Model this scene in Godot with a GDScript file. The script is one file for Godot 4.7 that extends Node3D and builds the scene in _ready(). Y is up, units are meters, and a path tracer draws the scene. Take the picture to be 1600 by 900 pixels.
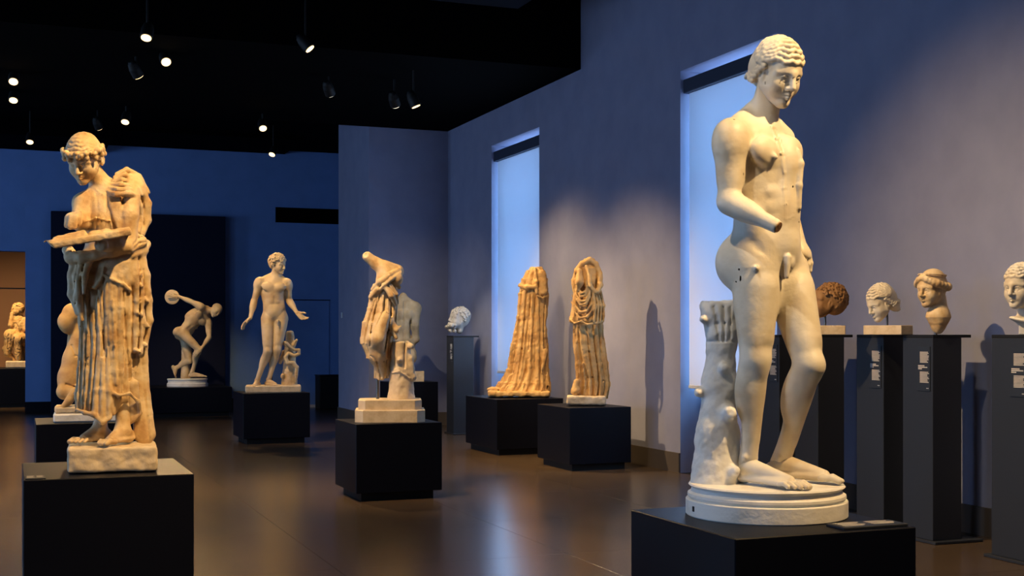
extends Node3D
# A museum hall: carved marble figures on dark plinths, warm track spotlights, cool daylight behind roller blinds.


const DAY := Color(0.66, 0.81, 1.0)
const DAY_ENERGY := 14.5
const WARM := Color(1.0, 0.83, 0.58)
const SOFT := Color(1.0, 0.92, 0.80)

func _ready() -> void:
	# camera: level, with the lens shifted up
	var cam := Camera3D.new()
	cam.name = "camera"
	cam.position = Vector3(0, 1.4, 0)
	cam.rotation.y = -atan(780.0 / 2000.0)
	cam.set_frustum(0.1 * 900.0 / 2000.0, Vector2(0, 0.1 * 73.0 / 2000.0), 0.1, 100.0)
	add_child(cam)
	cam.current = true
	# daylight outside
	var env := Environment.new()
	env.background_mode = Environment.BG_SKY
	var sm := ProceduralSkyMaterial.new()
	sm.sky_top_color = Color(0.52, 0.76, 0.95)
	sm.sky_horizon_color = Color(0.66, 0.86, 1.0)
	sm.ground_horizon_color = Color(0.62, 0.76, 0.94)
	sm.ground_bottom_color = Color(0.5, 0.6, 0.75)
	sm.sky_energy_multiplier = 3.0
	sm.ground_energy_multiplier = 3.0
	var sky := Sky.new()
	sky.sky_material = sm
	env.sky = sky
	env.tonemap_mode = Environment.TONE_MAPPER_LINEAR
	env.tonemap_exposure = 1.0
	env.sdfgi_enabled = true
	env.ssao_enabled = true
	env.ssil_enabled = true
	var we := WorldEnvironment.new()
	we.name = "world_environment"
	we.environment = env
	add_child(we)
	make_materials()
	build_hall()
	build_plinths()
	build_lamps()
	build_statues()
	carve_all()

func build_plinths() -> void:
	plinth("low dark plinth under the robed figure holding a tray", Vector3(0.05, 0, -8.0), Vector3(0.91, 0.65, -7.05), 0.05)
	plinth("dark plinth under the tall nude statue with a tree stump", Vector3(2.47, 0, -4.93), Vector3(3.285, 0.65, -4.08), 0.05)
	plinth("dark cube plinth under the headless running figure", Vector3(2.67, 0, -11.17), Vector3(3.425, 0.65, -10.43), 0.06)
	plinth("dark plinth under the nude youth with a serpent stump", Vector3(2.73, 0, -17.2), Vector3(3.59, 0.65, -16.41), 0.06)
	plinth("long low black plinth under the discus thrower", Vector3(2.0, 0, -23.6), Vector3(3.52, 0.5, -22.3), 0.05)
	plinth("dark plinth under the headless robed statue before the far window", Vector3(5.21, 0, -14.93), Vector3(6.05, 0.65, -13.85), 0.05)
	plinth("dark plinth under the headless statue with arms wrapped in cloth", Vector3(5.30, 0, -12.83), Vector3(6.0, 0.65, -11.97), 0.05)
	plinth("dark plinth under the kneeling headless youth", Vector3(0.18, 0, -12.3), Vector3(1.1, 0.65, -11.4), 0.05)
	plinth("black plinth under the small male torso beside the projecting wall", Vector3(5.02, 0, -18.2), Vector3(5.72, 0.72, -17.6), 0.04)
	plinth("black plinth under the seated figure in the next room", Vector3(-1.2, 0, -27.5), Vector3(0.32, 0.75, -26.4), 0.04)
	slab_box()
	head_stand("tall narrow pedestal mostly hidden behind the tall nude statue", 5.73, -8.79, 0.31, 0.24, 1.4)
	head_stand("tall narrow pedestal under the brown curly head", 5.73, -8.26, 0.31, 0.24, 1.4)
	head_stand("tall narrow pedestal under the pale head with a bun", 5.73, -7.47, 0.31, 0.24, 1.4)
	head_stand("tall narrow pedestal under the head with long neck and headband", 5.73, -6.95, 0.31, 0.24, 1.4)
	head_stand("tall narrow pedestal at the right edge of the picture", 5.73, -6.07, 0.33, 0.24, 1.4)
	head_stand("tall black pedestal under the bearded head near the far window", 5.75, -17.0, 0.3, 0.3, 1.385)

func slab_box() -> void:
	var o := thing("floor_box", "small dark box on the floor beside the projecting wall", "box", Vector3(5.62, 0, -23.9))
	part("body", bevel_box(Vector3(0.5, 0.62, 0.4), 0.01), M.plinth_foot, o, Vector3(0, 0.31, 0))
	part("lid", bevel_box(Vector3(0.52, 0.02, 0.42), 0.004), M.plinth, o, Vector3(0, 0.63, 0))

func build_lamps() -> void:
	var tall := Vector3(2.93, 1.9, -4.6)
	spot(tall, Vector3(4.0, 5.0, -2.5), 28.0, 26, WARM, "black track spotlight aimed at the tall nude statue from its front")
	spot(tall, Vector3(0.7, 5.0, -3.6), 7.0, 24, SOFT, "black track spotlight aimed at the tall nude statue from the left")
	spot(Vector3(0.5, 1.7, -7.5), Vector3(1.9, 5.0, -5.2), 31.2, 23, WARM, "black track spotlight aimed at the robed figure holding a tray")
	spot(Vector3(3.05, 1.2, -10.8), Vector3(1.0, 5.0, -9.2), 31.2, 22, WARM, "black track spotlight aimed at the headless running figure")
	spot(Vector3(3.16, 1.5, -16.75), Vector3(1.3, 4.4, -15.1), 15.0, 22, WARM, "black track spotlight aimed at the nude youth with the serpent stump")
	spot(Vector3(2.75, 1.3, -22.9), Vector3(1.2, 4.6, -20.4), 15.0, 18, WARM, "black track spotlight aimed at the discus thrower")
	spot(Vector3(5.65, 1.0, -12.4), Vector3(2.948, 4.550, -13.712), 32.0, 29, WARM, "glowing track spotlight high above the running figure")
	spot(Vector3(5.6, 1.2, -12.4), Vector3(4.0, 5.2, -10.4), 14.0, 22, WARM, "black track spotlight aimed at the statue wrapped in a mantle")
	spot(Vector3(0.55, 1.1, -11.8), Vector3(-0.6, 4.9, -9.6), 22.0, 18, WARM, "black track spotlight aimed at the kneeling headless youth")
	spot(Vector3(5.63, 1.4, -14.4), Vector3(4.462, 4.200, -14.683), 12.0, 39, WARM, "glowing track spotlight near the corner of the projecting wall")
	spot(Vector3(5.63, 1.4, -14.4), Vector3(3.0, 4.9, -11.8), 20.0, 24, WARM, "black track spotlight aimed at the headless robed statue before the window")
	spot(Vector3(6.1, 0.7, -6.9), Vector3(1.0, 5.3, -6.7), 42.0, 27, WARM, "black track spotlight aimed at the marble heads along the wall")
	spot(Vector3(5.9, 0.8, -6.0), Vector3(3.5, 5.3, -5.6), 7.0, 26, SOFT, "black track spotlight aimed at the heads near the right edge")
	spot(Vector3(0.6, 1.0, -11.8), Vector3(1.282, 4.500, -13.569), 24.0, 20, WARM, "right one of the pair of glowing spotlights at upper left")
	spot(Vector3(1.6, 0.0, -9.5), Vector3(1.209, 4.700, -14.506), 24.0, 31, WARM, "left one of the pair of glowing spotlights at upper left")
	spot(Vector3(2.0, 0.0, -10.0), Vector3(1.591, 4.500, -14.784), 24.0, 31, WARM, "glowing spotlight just below the pair at upper left")
	spot(Vector3(3.3, 0.5, -15.0), Vector3(3.323, 4.400, -18.339), 9.6, 28, WARM, "glowing spotlight above the nude youth with the serpent stump")
	spot(Vector3(2.2, 0.2, -19.5), Vector3(4.096, 4.500, -21.590), 7.2, 32, WARM, "glowing spotlight at the edge of the back wall")
	spot(Vector3(0.5, 0.2, -16.0), Vector3(1.459, 4.400, -18.428), 9.6, 32, WARM, "glowing spotlight above the head of the robed figure")
	spot(Vector3(-0.5, 0.2, -13.0), Vector3(0.014, 4.500, -16.549), 9.6, 32, WARM, "upper of the two glowing spotlights at the left edge")
	spot(Vector3(-0.5, 0.2, -15.0), Vector3(0.015, 4.500, -17.835), 9.6, 32, WARM, "lower of the two glowing spotlights at the left edge")
	spot(Vector3(0.0, 0.2, -19.0), Vector3(0.254, 4.500, -21.578), 7.2, 32, WARM, "small glowing spotlight nearest the back wall at the left")
	spot(Vector3(0.0, 1.3, -27.6), Vector3(-0.6, 4.5, -25.4), 30.0, 45, WARM, "spotlight aimed at the seated figure in the next room")
	spot(Vector3(5.87, 1.55, -17.1), Vector3(4.4, 4.3, -15.3), 13.0, 12, SOFT, "black track spotlight aimed at the bearded head near the far window")
	spot(Vector3(5.4, 1.6, -17.9), Vector3(3.6, 4.4, -15.4), 6.0, 26, SOFT, "black track spotlight aimed at the male torso by the projecting wall")


# ---------------------------------------------------------------- things, parts, setting
var names := {}

func numbered(called: String) -> String:
	var k: int = names.get(called, -1) + 1
	names[called] = k
	return called if k == 0 else "%s_%03d" % [called, k]

func thing(called: String, label: String, category: String, at := Vector3.ZERO, turn := 0.0, group := "") -> Node3D:
	var o := Node3D.new()
	o.name = numbered(called)
	add_child(o)
	o.position = at
	o.rotation.y = turn
	o.set_meta("label", label)
	o.set_meta("category", category)
	if group: o.set_meta("group", group)
	return o

func part(called: String, m: Mesh, mat: Material, parent: Node, at := Vector3.ZERO, b := Basis.IDENTITY) -> MeshInstance3D:
	var o := MeshInstance3D.new()
	o.name = called
	o.mesh = m
	o.material_override = mat
	o.transform = Transform3D(b, at)
	parent.add_child(o, true)
	return o

func structure(called: String) -> Node3D:
	var o := Node3D.new()
	o.name = called
	o.set_meta("kind", "structure")
	add_child(o)
	return o

func slab(called: String, lo: Vector3, hi: Vector3, mat: Material, parent: Node) -> MeshInstance3D:
	var b := BoxMesh.new()
	b.size = hi - lo
	return part(called, b, mat, parent, (lo + hi) / 2.0)

func bevel_box(size: Vector3, c: float) -> ArrayMesh:
	var st := SurfaceTool.new()
	st.begin(Mesh.PRIMITIVE_TRIANGLES)
	st.set_smooth_group(-1)
	var h := size / 2.0
	var at := func(s: Vector3, ax: int) -> Vector3:
		var p := s * (h - Vector3(c, c, c))
		p[ax] = s[ax] * h[ax]
		return p
	var tri := func(p: Vector3, q: Vector3, r: Vector3) -> void:
		if (q - p).cross(r - p).dot(p + q + r) > 0.0:
			var z := q
			q = r
			r = z
		for v in [p, q, r]: st.add_vertex(v)
	for ax in 3:
		for e in [-1.0, 1.0]:
			var s := [Vector3.ONE, Vector3.ONE, Vector3.ONE, Vector3.ONE]
			var v: Array = []
			for i in 4:
				var w: Vector3 = Vector3.ONE * e
				w[(ax + 1) % 3] = [-1.0, 1.0, 1.0, -1.0][i]
				w[(ax + 2) % 3] = [-1.0, -1.0, 1.0, 1.0][i]
				v.append(at.call(w, ax))
			tri.call(v[0], v[1], v[2]); tri.call(v[0], v[2], v[3])
		for e in 4:
			var w := Vector3.ONE
			w[(ax + 1) % 3] = [-1.0, 1.0, 1.0, -1.0][e]
			w[(ax + 2) % 3] = [-1.0, -1.0, 1.0, 1.0][e]
			var w2 := w
			w2[ax] = -1.0
			var p: Vector3 = at.call(w, (ax + 1) % 3); var q: Vector3 = at.call(w, (ax + 2) % 3)
			var r: Vector3 = at.call(w2, (ax + 2) % 3); var t: Vector3 = at.call(w2, (ax + 1) % 3)
			tri.call(p, q, r); tri.call(p, r, t)
	for i in 8:
		var w := Vector3(1.0 if i & 1 else -1.0, 1.0 if i & 2 else -1.0, 1.0 if i & 4 else -1.0)
		tri.call(at.call(w, 0), at.call(w, 1), at.call(w, 2))
	st.generate_normals()
	return st.commit()

func lathe(profile: Array, segs := 64, sx := 1.0, sz := 1.0) -> ArrayMesh:
	# profile: Vector2(radius, height) from the bottom up
	var st := SurfaceTool.new()
	st.begin(Mesh.PRIMITIVE_TRIANGLES)
	for i in profile.size() - 1:
		st.set_smooth_group(i if (i + 1 < profile.size()) else 0)
		var p: Vector2 = profile[i]
		var q: Vector2 = profile[i + 1]
		for k in segs:
			var a := TAU * k / segs
			var b := TAU * (k + 1) / segs
			var v := [Vector3(cos(a) * p.x * sx, p.y, sin(a) * p.x * sz), Vector3(cos(b) * p.x * sx, p.y, sin(b) * p.x * sz), Vector3(cos(b) * q.x * sx, q.y, sin(b) * q.x * sz), Vector3(cos(a) * q.x * sx, q.y, sin(a) * q.x * sz)]
			for j in ([0, 1, 2, 0, 2, 3]):
				st.add_vertex(v[j])
	st.generate_normals()
	return st.commit()

func paint(c: Color, rough := 0.7, spec := 0.5, metal := 0.0) -> StandardMaterial3D:
	var m := StandardMaterial3D.new()
	m.albedo_color = c
	m.roughness = rough
	m.metallic_specular = spec
	m.metallic = metal
	return m

func grained(c1: Color, c2: Color, c3: Color, freq: float, scale: float, seed_: int, rough: float, spec := 0.5, bump := 0.0) -> StandardMaterial3D:
	# a mottled stone or plaster: fractal noise over three tones, mapped from three sides
	var m := paint(Color.WHITE, rough, spec)
	var ns := FastNoiseLite.new()
	ns.seed = seed_
	ns.frequency = freq
	ns.fractal_octaves = 5
	ns.fractal_gain = 0.55
	var g := Gradient.new()
	g.offsets = PackedFloat32Array([0.0, 0.45, 0.62, 1.0])
	g.colors = PackedColorArray([c1, c2, c2.lerp(c3, 0.35), c3])
	var t := NoiseTexture2D.new()
	t.width = 512; t.height = 512; t.seamless = true; t.noise = ns; t.color_ramp = g
	m.albedo_texture = t
	m.uv1_triplanar = true
	m.uv1_scale = Vector3.ONE * scale
	if bump > 0.0:
		var nb := NoiseTexture2D.new()
		var n2 := FastNoiseLite.new()
		n2.seed = seed_ + 5; n2.frequency = 0.05; n2.fractal_octaves = 4
		nb.width = 512; nb.height = 512; nb.seamless = true; nb.noise = n2; nb.as_normal_map = true; nb.bump_strength = bump
		m.normal_enabled = true
		m.normal_texture = nb
	return m

var M := {}

func make_materials() -> void:
	M.wall = grained(Color(0.48, 0.495, 0.595), Color(0.50, 0.515, 0.615), Color(0.52, 0.535, 0.635), 0.01, 0.35, 3, 0.85, 0.3)
	M.blue_wall = grained(Color(0.39, 0.52, 0.74), Color(0.405, 0.535, 0.76), Color(0.42, 0.55, 0.78), 0.01, 0.35, 4, 0.8, 0.3)
	M.navy = paint(Color(0.055, 0.08, 0.17), 0.7, 0.3)
	M.black = paint(Color(0.018, 0.018, 0.02), 0.95, 0.1)
	M.plinth = paint(Color(0.024, 0.036, 0.085), 0.45, 0.28)
	M.raft = paint(Color(0.07, 0.09, 0.14), 0.9, 0.2)
	M.plinth_foot = paint(Color(0.04, 0.042, 0.05), 0.6, 0.4)
	M.stand = paint(Color(0.13, 0.145, 0.18), 0.5, 0.4)
	M.skirting = paint(Color(0.30, 0.27, 0.25), 0.5, 0.5)
	M.steel = paint(Color(0.45, 0.44, 0.42), 0.35, 0.5, 1.0)
	M.housing = paint(Color(0.03, 0.03, 0.032), 0.6, 0.4)
	M.joint = paint(Color(0.15, 0.125, 0.10), 0.6, 0.4)
	M.floor = []
	for i in 3:
		var v := 1.0 + 0.035 * (i - 1)
		M.floor.append(grained(Color(0.25 * v, 0.205 * v, 0.165 * v), Color(0.275 * v, 0.225 * v, 0.18 * v), Color(0.30 * v, 0.25 * v, 0.20 * v), 0.008, 0.5, 11 + i, 0.24, 0.5))
	M.marble = grained(Color(0.72, 0.63, 0.50), Color(0.84, 0.80, 0.72), Color(0.90, 0.87, 0.82), 0.006, 0.9, 21, 0.5, 0.45, 0.6)
	M.cream_marble = grained(Color(0.66, 0.54, 0.38), Color(0.78, 0.68, 0.52), Color(0.84, 0.76, 0.62), 0.007, 0.9, 28, 0.5, 0.45, 0.6)
	M.white_marble = grained(Color(0.80, 0.78, 0.74), Color(0.88, 0.87, 0.85), Color(0.92, 0.91, 0.89), 0.01, 1.1, 22, 0.55, 0.4, 0.8)
	M.ochre_marble = grained(Color(0.62, 0.45, 0.27), Color(0.80, 0.68, 0.50), Color(0.88, 0.81, 0.69), 0.009, 1.3, 23, 0.55, 0.4, 1.2)
	M.honey_marble = grained(Color(0.64, 0.46, 0.26), Color(0.77, 0.61, 0.38), Color(0.83, 0.70, 0.49), 0.008, 1.0, 24, 0.6, 0.4, 1.4)
	M.grey_marble = grained(Color(0.48, 0.45, 0.42), Color(0.60, 0.57, 0.53), Color(0.68, 0.64, 0.58), 0.008, 1.2, 25, 0.65, 0.35, 1.5)
	M.brown_marble = grained(Color(0.38, 0.26, 0.16), Color(0.52, 0.38, 0.24), Color(0.60, 0.46, 0.31), 0.008, 1.5, 26, 0.65, 0.35, 1.5)
	M.travertine = grained(Color(0.72, 0.63, 0.50), Color(0.80, 0.72, 0.60), Color(0.84, 0.77, 0.66), 0.01, 1.5, 27, 0.6, 0.4, 0.8)
	M.print = paint(Color(0.72, 0.70, 0.68), 0.7, 0.3)
	M.panel = paint(Color(0.13, 0.15, 0.19), 0.5, 0.4)
	M.shell = paint(Color(0.55, 0.42, 0.34), 0.85, 0.3)
	var bl := paint(Color(0.86, 0.86, 0.85), 0.9, 0.1)
	bl.backlight_enabled = true
	bl.backlight = Color(0.74, 0.75, 0.80)
	M.blind = bl
	M.rail = paint(Color(0.20, 0.23, 0.30), 0.6, 0.3)
	M.bar = paint(Color(0.75, 0.76, 0.78), 0.5, 0.4)
	M.frame = paint(Color(0.12, 0.12, 0.13), 0.5, 0.4)
	var gl := paint(Color(0.85, 0.93, 1.0, 0.08), 0.02, 0.5)
	gl.transparency = BaseMaterial3D.TRANSPARENCY_ALPHA
	M.glass = gl
	M.lens = {}

# ---------------------------------------------------------------- the hall
const WALL_X := 6.3
const BACK_Z := -24.45
const FRONT_Z := 6.0
const LEFT_X := -7.0
const LEFT_WINDOWS := [-3.5, -9.0, -14.5, -20.0]
const WINDOWS := [-16.07, -10.58]

func build_hall() -> void:
	# floor: large polished slabs with fine joints
	var fl := structure("floor")
	slab("floor_bed", Vector3(LEFT_X - 0.3, -0.3, -31.5), Vector3(WALL_X + 0.6, -0.004, FRONT_Z + 0.3), M.joint, fl)
	var tile := bevel_box(Vector3(1.498, 0.03, 1.498), 0.0006)
	var k := 0
	for ix in 9:
		for iz in 25:
			var c := Vector3(LEFT_X + 0.55 + ix * 1.5, -0.015, FRONT_Z - 0.75 - iz * 1.5)
			part("floor_slab", tile, M.floor[(ix * 7 + iz * 5 + (ix * iz) % 3) % 3], fl, c)
	# ceiling: dropped black soffits at several heights
	var ce := structure("ceiling")
	slab("ceiling_slab", Vector3(LEFT_X - 0.3, 5.75, -13.9), Vector3(WALL_X + 0.6, 6.0, FRONT_Z + 0.3), M.black, ce)
	slab("ceiling_soffit", Vector3(LEFT_X - 0.3, 4.56, -18.9), Vector3(WALL_X + 0.6, 6.0, -13.9), M.black, ce)
	slab("ceiling_slab", Vector3(LEFT_X - 0.3, 4.93, BACK_Z - 0.25), Vector3(WALL_X + 0.6, 6.0, -18.9), M.black, ce)
	slab("ceiling_soffit", Vector3(LEFT_X, 4.70, BACK_Z + 0.004), Vector3(1.55, 4.94, -22.6), M.black, ce)
	slab("ceiling_soffit", Vector3(1.55, 4.86, BACK_Z + 0.004), Vector3(4.85, 4.94, -22.6), M.black, ce)
	slab("ceiling_raft", Vector3(3.55, 5.0, -13.15), Vector3(5.2, 5.06, -11.9), M.raft, ce)
	for p in [[1.0, -8.8, 3.4, 2.0, 5.35], [0.6, -12.3, 2.6, 2.0, 5.4]]:
		slab("ceiling_raft", Vector3(p[0] - p[2] / 2, p[4], p[1] - p[3] / 2), Vector3(p[0] + p[2] / 2, p[4] + 0.06, p[1] + p[3] / 2), M.black, ce)
	# right wall with window niches that run down to the floor
	var wr := structure("wall_right")
	var z := FRONT_Z
	var xo := WALL_X + 0.5
	for i in range(1, -1, -1):
		var wz: float = WINDOWS[i]
		slab("wall_pier", Vector3(WALL_X, 0, wz + 0.88), Vector3(xo, 6, z), M.wall, wr)
		slab("wall_lintel", Vector3(WALL_X, 4.07, wz - 0.88), Vector3(xo, 6, wz + 0.88), M.wall, wr)
		slab("wall_apron", Vector3(WALL_X + 0.3, 0, wz - 0.88), Vector3(xo, 0.86, wz + 0.88), M.wall, wr)
		z = wz - 0.88
	slab("wall_pier", Vector3(WALL_X, 0, BACK_Z), Vector3(xo, 6, z), M.wall, wr)
	var bb := structure("baseboard_right")
	z = FRONT_Z
	for i in range(1, -1, -1):
		var wz: float = WINDOWS[i]
		slab("skirting", Vector3(WALL_X - 0.018, 0, wz + 0.88), Vector3(WALL_X + 0.001, 0.2, z), M.skirting, bb)
		slab("skirting", Vector3(WALL_X + 0.282, 0, wz - 0.88), Vector3(WALL_X + 0.301, 0.2, wz + 0.88), M.skirting, bb)
		z = wz - 0.88
	slab("skirting", Vector3(WALL_X - 0.018, 0, -18.9), Vector3(WALL_X + 0.001, 0.2, z), M.skirting, bb)
	# projecting block at the end of the right wall
	var wp := structure("wall_projecting")
	slab("block", Vector3(5.04, 0, -20.85), Vector3(WALL_X, 4.93, -18.9), M.wall, wp)
	slab("skirting", Vector3(5.022, 0, -20.85), Vector3(5.04, 0.2, -18.882), M.skirting, wp)
	slab("skirting", Vector3(5.022, 0, -18.9), Vector3(WALL_X, 0.2, -18.882), M.skirting, wp)
	var tick := part("switch_plate", bevel_box(Vector3(0.012, 0.09, 0.08), 0.002), M.bar, wp, Vector3(5.035, 1.72, -20.6))
	# back wall with the doorway on the left
	var wb := structure("wall_back")
	slab("wall_panel", Vector3(0.21, 0, BACK_Z - 0.25), Vector3(WALL_X + 0.5, 6, BACK_Z), M.blue_wall, wb)
	slab("wall_lintel", Vector3(-2.6, 2.89, BACK_Z - 0.25), Vector3(0.21, 6, BACK_Z), M.blue_wall, wb)
	slab("wall_panel", Vector3(LEFT_X, 0, BACK_Z - 0.25), Vector3(-2.6, 6, BACK_Z), M.blue_wall, wb)
	slab("vent", Vector3(4.68, 3.55, BACK_Z - 0.01), Vector3(6.0, 3.84, BACK_Z + 0.012), M.black, wb)
	var bk := structure("baseboard_back")
	slab("skirting", Vector3(0.2, 0, BACK_Z), Vector3(4.62, 0.2, BACK_Z + 0.018), M.plinth, bk)
	var dr := structure("door_1")
	slab("door_leaf", Vector3(4.62, 0.03, BACK_Z - 0.02), Vector3(5.72, 2.06, BACK_Z + 0.012), M.blue_wall, dr)
	slab("door_threshold", Vector3(4.75, 0.0, BACK_Z), Vector3(5.72, 0.05, BACK_Z + 0.06), M.bar, dr)
	slab("door_jamb", Vector3(4.60, 0, BACK_Z - 0.01), Vector3(4.62, 2.08, BACK_Z + 0.005), M.navy, dr)
	slab("door_jamb", Vector3(4.60, 2.06, BACK_Z - 0.01), Vector3(5.74, 2.08, BACK_Z + 0.005), M.navy, dr)
	var wl := structure("wall_left")
	z = FRONT_Z
	for wz in LEFT_WINDOWS:
		slab("wall_pier", Vector3(LEFT_X - 0.5, 0, wz + 0.88), Vector3(LEFT_X, 6, z), M.wall, wl)
		slab("wall_lintel", Vector3(LEFT_X - 0.5, 4.07, wz - 0.88), Vector3(LEFT_X, 6, wz + 0.88), M.wall, wl)
		slab("wall_apron", Vector3(LEFT_X - 0.5, 0, wz - 0.88), Vector3(LEFT_X - 0.3, 0.86, wz + 0.88), M.wall, wl)
		z = wz - 0.88
	slab("wall_pier", Vector3(LEFT_X - 0.5, 0, -31.5), Vector3(LEFT_X, 6, z), M.wall, wl)
	var wf := structure("wall_front")
	slab("wall_panel", Vector3(LEFT_X - 0.3, 0, FRONT_Z), Vector3(WALL_X + 0.6, 6, FRONT_Z + 0.3), M.wall, wf)
	# the room beyond the doorway
	var wn := structure("wall_next_room")
	slab("wall_panel", Vector3(LEFT_X, 0, -30.3), Vector3(WALL_X + 0.6, 5, -30.0), M.shell, wn)
	slab("wall_panel", Vector3(3.2, 0, -30.0), Vector3(3.4, 5, BACK_Z - 0.25), M.shell, wn)
	slab("dado_rail", Vector3(LEFT_X, 2.40, -30.001), Vector3(3.2, 2.425, -29.99), M.navy, wn)
	slab("ceiling_panel", Vector3(LEFT_X, 4.9, -30.0), Vector3(3.4, 5.1, BACK_Z - 0.25), M.black, wn)
	for i in 6: window(i)
	# dark navy screen behind the thrower
	var sc := thing("display_screen", "wide dark navy display screen standing behind the discus thrower", "screen", Vector3(2.17, 0, BACK_Z + 0.11))
	part("panel", bevel_box(Vector3(3.07, 3.61, 0.16), 0.006), M.navy, sc, Vector3(0, 1.805, 0))

func window(i: int) -> void:
	# two along the right wall, four opposite them in the left wall
	var right := i < 2
	var z: float = WINDOWS[i] if right else LEFT_WINDOWS[i - 2]
	var x := WALL_X if right else LEFT_X
	var turn := 0.0 if right else PI
	var w := structure("window_%d" % (i + 1))
	w.position = Vector3(x, 0, z)
	w.rotation.y = turn
	# glazing bars and panes at the back of the niche
	for y in [0.88, 1.95, 3.02, 4.05]: slab("glazing_bar", Vector3(0.36, y - 0.03, -0.88), Vector3(0.44, y + 0.03, 0.88), M.frame, w)
	for s in [-0.855, 0.855]: slab("glazing_bar", Vector3(0.36, 0.86, s - 0.025), Vector3(0.44, 4.07, s + 0.025), M.frame, w)
	for y in [0.91, 1.98, 3.05]: slab("pane", Vector3(0.395, y, -0.83), Vector3(0.405, y + 1.01, 0.83), M.glass, w)
	# roller blind: cassette, cloth and hem bar
	var at := ["farther window, beyond the headless robed statues", "nearer window, behind the tall nude statue", "first window of the opposite wall", "second window of the opposite wall", "third window of the opposite wall", "fourth window of the opposite wall"][i] as String
	var b := thing("roller_blind", "pale blue roller blind over the " + at, "blind", Vector3(x, 0, z), turn, "roller blinds")
	part("cassette", bevel_box(Vector3(0.09, 0.14, 1.72), 0.006), M.rail, b, Vector3(0.065, 3.91, 0))
	slab("cloth", Vector3(0.075, 0.88, -0.83), Vector3(0.077, 3.86, 0.83), M.blind, b)
	part("hem_bar", bevel_box(Vector3(0.02, 0.035, 1.67), 0.004), M.bar, b, Vector3(0.076, 0.875, 0))
	var l := AreaLight3D.new()
	l.name = "daylight"
	l.area_size = Vector2(1.6, 2.9)
	l.light_color = DAY
	l.light_energy = DAY_ENERGY * (0.25 if right else 1.0)
	l.shadow_enabled = true
	l.position = Vector3(0.055, 2.37, 0)
	l.rotation.y = PI / 2
	l.area_range = 60
	b.add_child(l)

func spot(target: Vector3, from: Vector3, energy: float, angle: float, color: Color, label: String, size := 0.05, blend := 1.0) -> void:
	# a track spotlight: stem, yoke, tapered can, glowing lens; its light stands just in front of the lens
	var d := (target - from).normalized()
	var o := thing("track_spotlight", label, "spotlight", from, 0.0, "track spotlights under the black ceiling")
	var top := ceiling_at(from) - from.y
	var st := CylinderMesh.new()
	st.top_radius = 0.012; st.bottom_radius = 0.012; st.height = top; st.radial_segments = 12
	part("stem", st, M.housing, o, Vector3(0, top / 2, 0))
	var b := along(-d, Vector3(0.2, 1, 0.1))
	part("can", lathe([Vector2(0.001, -0.075), Vector2(0.062, -0.075), Vector2(0.065, -0.07), Vector2(0.065, 0.03), Vector2(0.05, 0.09), Vector2(0.03, 0.12), Vector2(0.001, 0.12)], 24), M.housing, o, Vector3.ZERO, b)
	var lens := CylinderMesh.new()
	lens.top_radius = 0.052; lens.bottom_radius = 0.052; lens.height = 0.006; lens.radial_segments = 24
	if not M.lens.has(color):
		var e := paint(Color(0.9, 0.88, 0.82), 0.4)
		e.emission_enabled = true
		e.emission = color
		e.emission_energy_multiplier = 3.0
		M.lens[color] = e
	part("lens", lens, M.lens[color], o, d * 0.08, b)
	var l := SpotLight3D.new()
	l.name = "beam"
	l.light_energy = energy
	l.light_color = color
	l.spot_angle = angle
	l.spot_angle_attenuation = blend
	l.spot_range = 60
	l.light_size = size
	l.shadow_enabled = true
	l.position = d * 0.1
	l.basis = Basis.looking_at(d, Vector3.UP if absf(d.y) < 0.98 else Vector3.RIGHT)
	o.add_child(l)

func ceiling_at(p: Vector3) -> float:
	if p.z > -13.9: return 5.75
	if p.z > -18.9: return 4.56
	return 4.93

func plinth(label: String, lo: Vector3, hi: Vector3, foot_in: float, group := "") -> Node3D:
	var c := (lo + hi) / 2.0
	var o := thing("display_plinth", label, "plinth", Vector3(c.x, 0, c.z), 0.0, "dark navy plinths")
	var f := 0.07
	part("body", bevel_box(Vector3(hi.x - lo.x, hi.y - f, hi.z - lo.z), 0.004), M.plinth, o, Vector3(0, (hi.y + f) / 2, 0))
	slab("recessed_foot", Vector3(lo.x - c.x + foot_in, 0, lo.z - c.z + foot_in), Vector3(hi.x - c.x - foot_in, f, hi.z - c.z - foot_in), M.plinth_foot, o)
	return o

func print_lines(parent: Node3D, rows: Array, b: Basis, at: Vector3) -> void:
	# rows: [x, y, width, height] of each printed line block on a caption plate, in metres
	var st := SurfaceTool.new()
	st.begin(Mesh.PRIMITIVE_TRIANGLES)
	st.set_smooth_group(-1)
	for r in rows:
		var v := [Vector3(r[0], r[1], 0), Vector3(r[0] + r[2], r[1], 0), Vector3(r[0] + r[2], r[1] - r[3], 0), Vector3(r[0], r[1] - r[3], 0)]
		for j in [0, 1, 2, 0, 2, 3]: st.add_vertex(v[j])
	st.generate_normals()
	part("print", st.commit(), M.print, parent, at, b)

func text_rows(w: float) -> Array:
	# ragged lines: a block, a bolder title, a block, and a small number, too fine to read
	var rng := RandomNumberGenerator.new()
	rng.seed = 5
	var rows := []
	for j in 9: rows.append([-w * 0.28, 0.115 - j * 0.0085, w * rng.randf_range(0.55, 0.7), 0.005])
	for j in 3: rows.append([-w * 0.42, 0.024 - j * 0.0105, w * [0.5, 0.72, 0.3][j], 0.007])
	for j in 9: rows.append([-w * 0.28, -0.02 - j * 0.0085, w * rng.randf_range(0.55, 0.72), 0.005])
	rows.append([w * 0.22, -0.128, w * 0.18, 0.005])
	return rows

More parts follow.
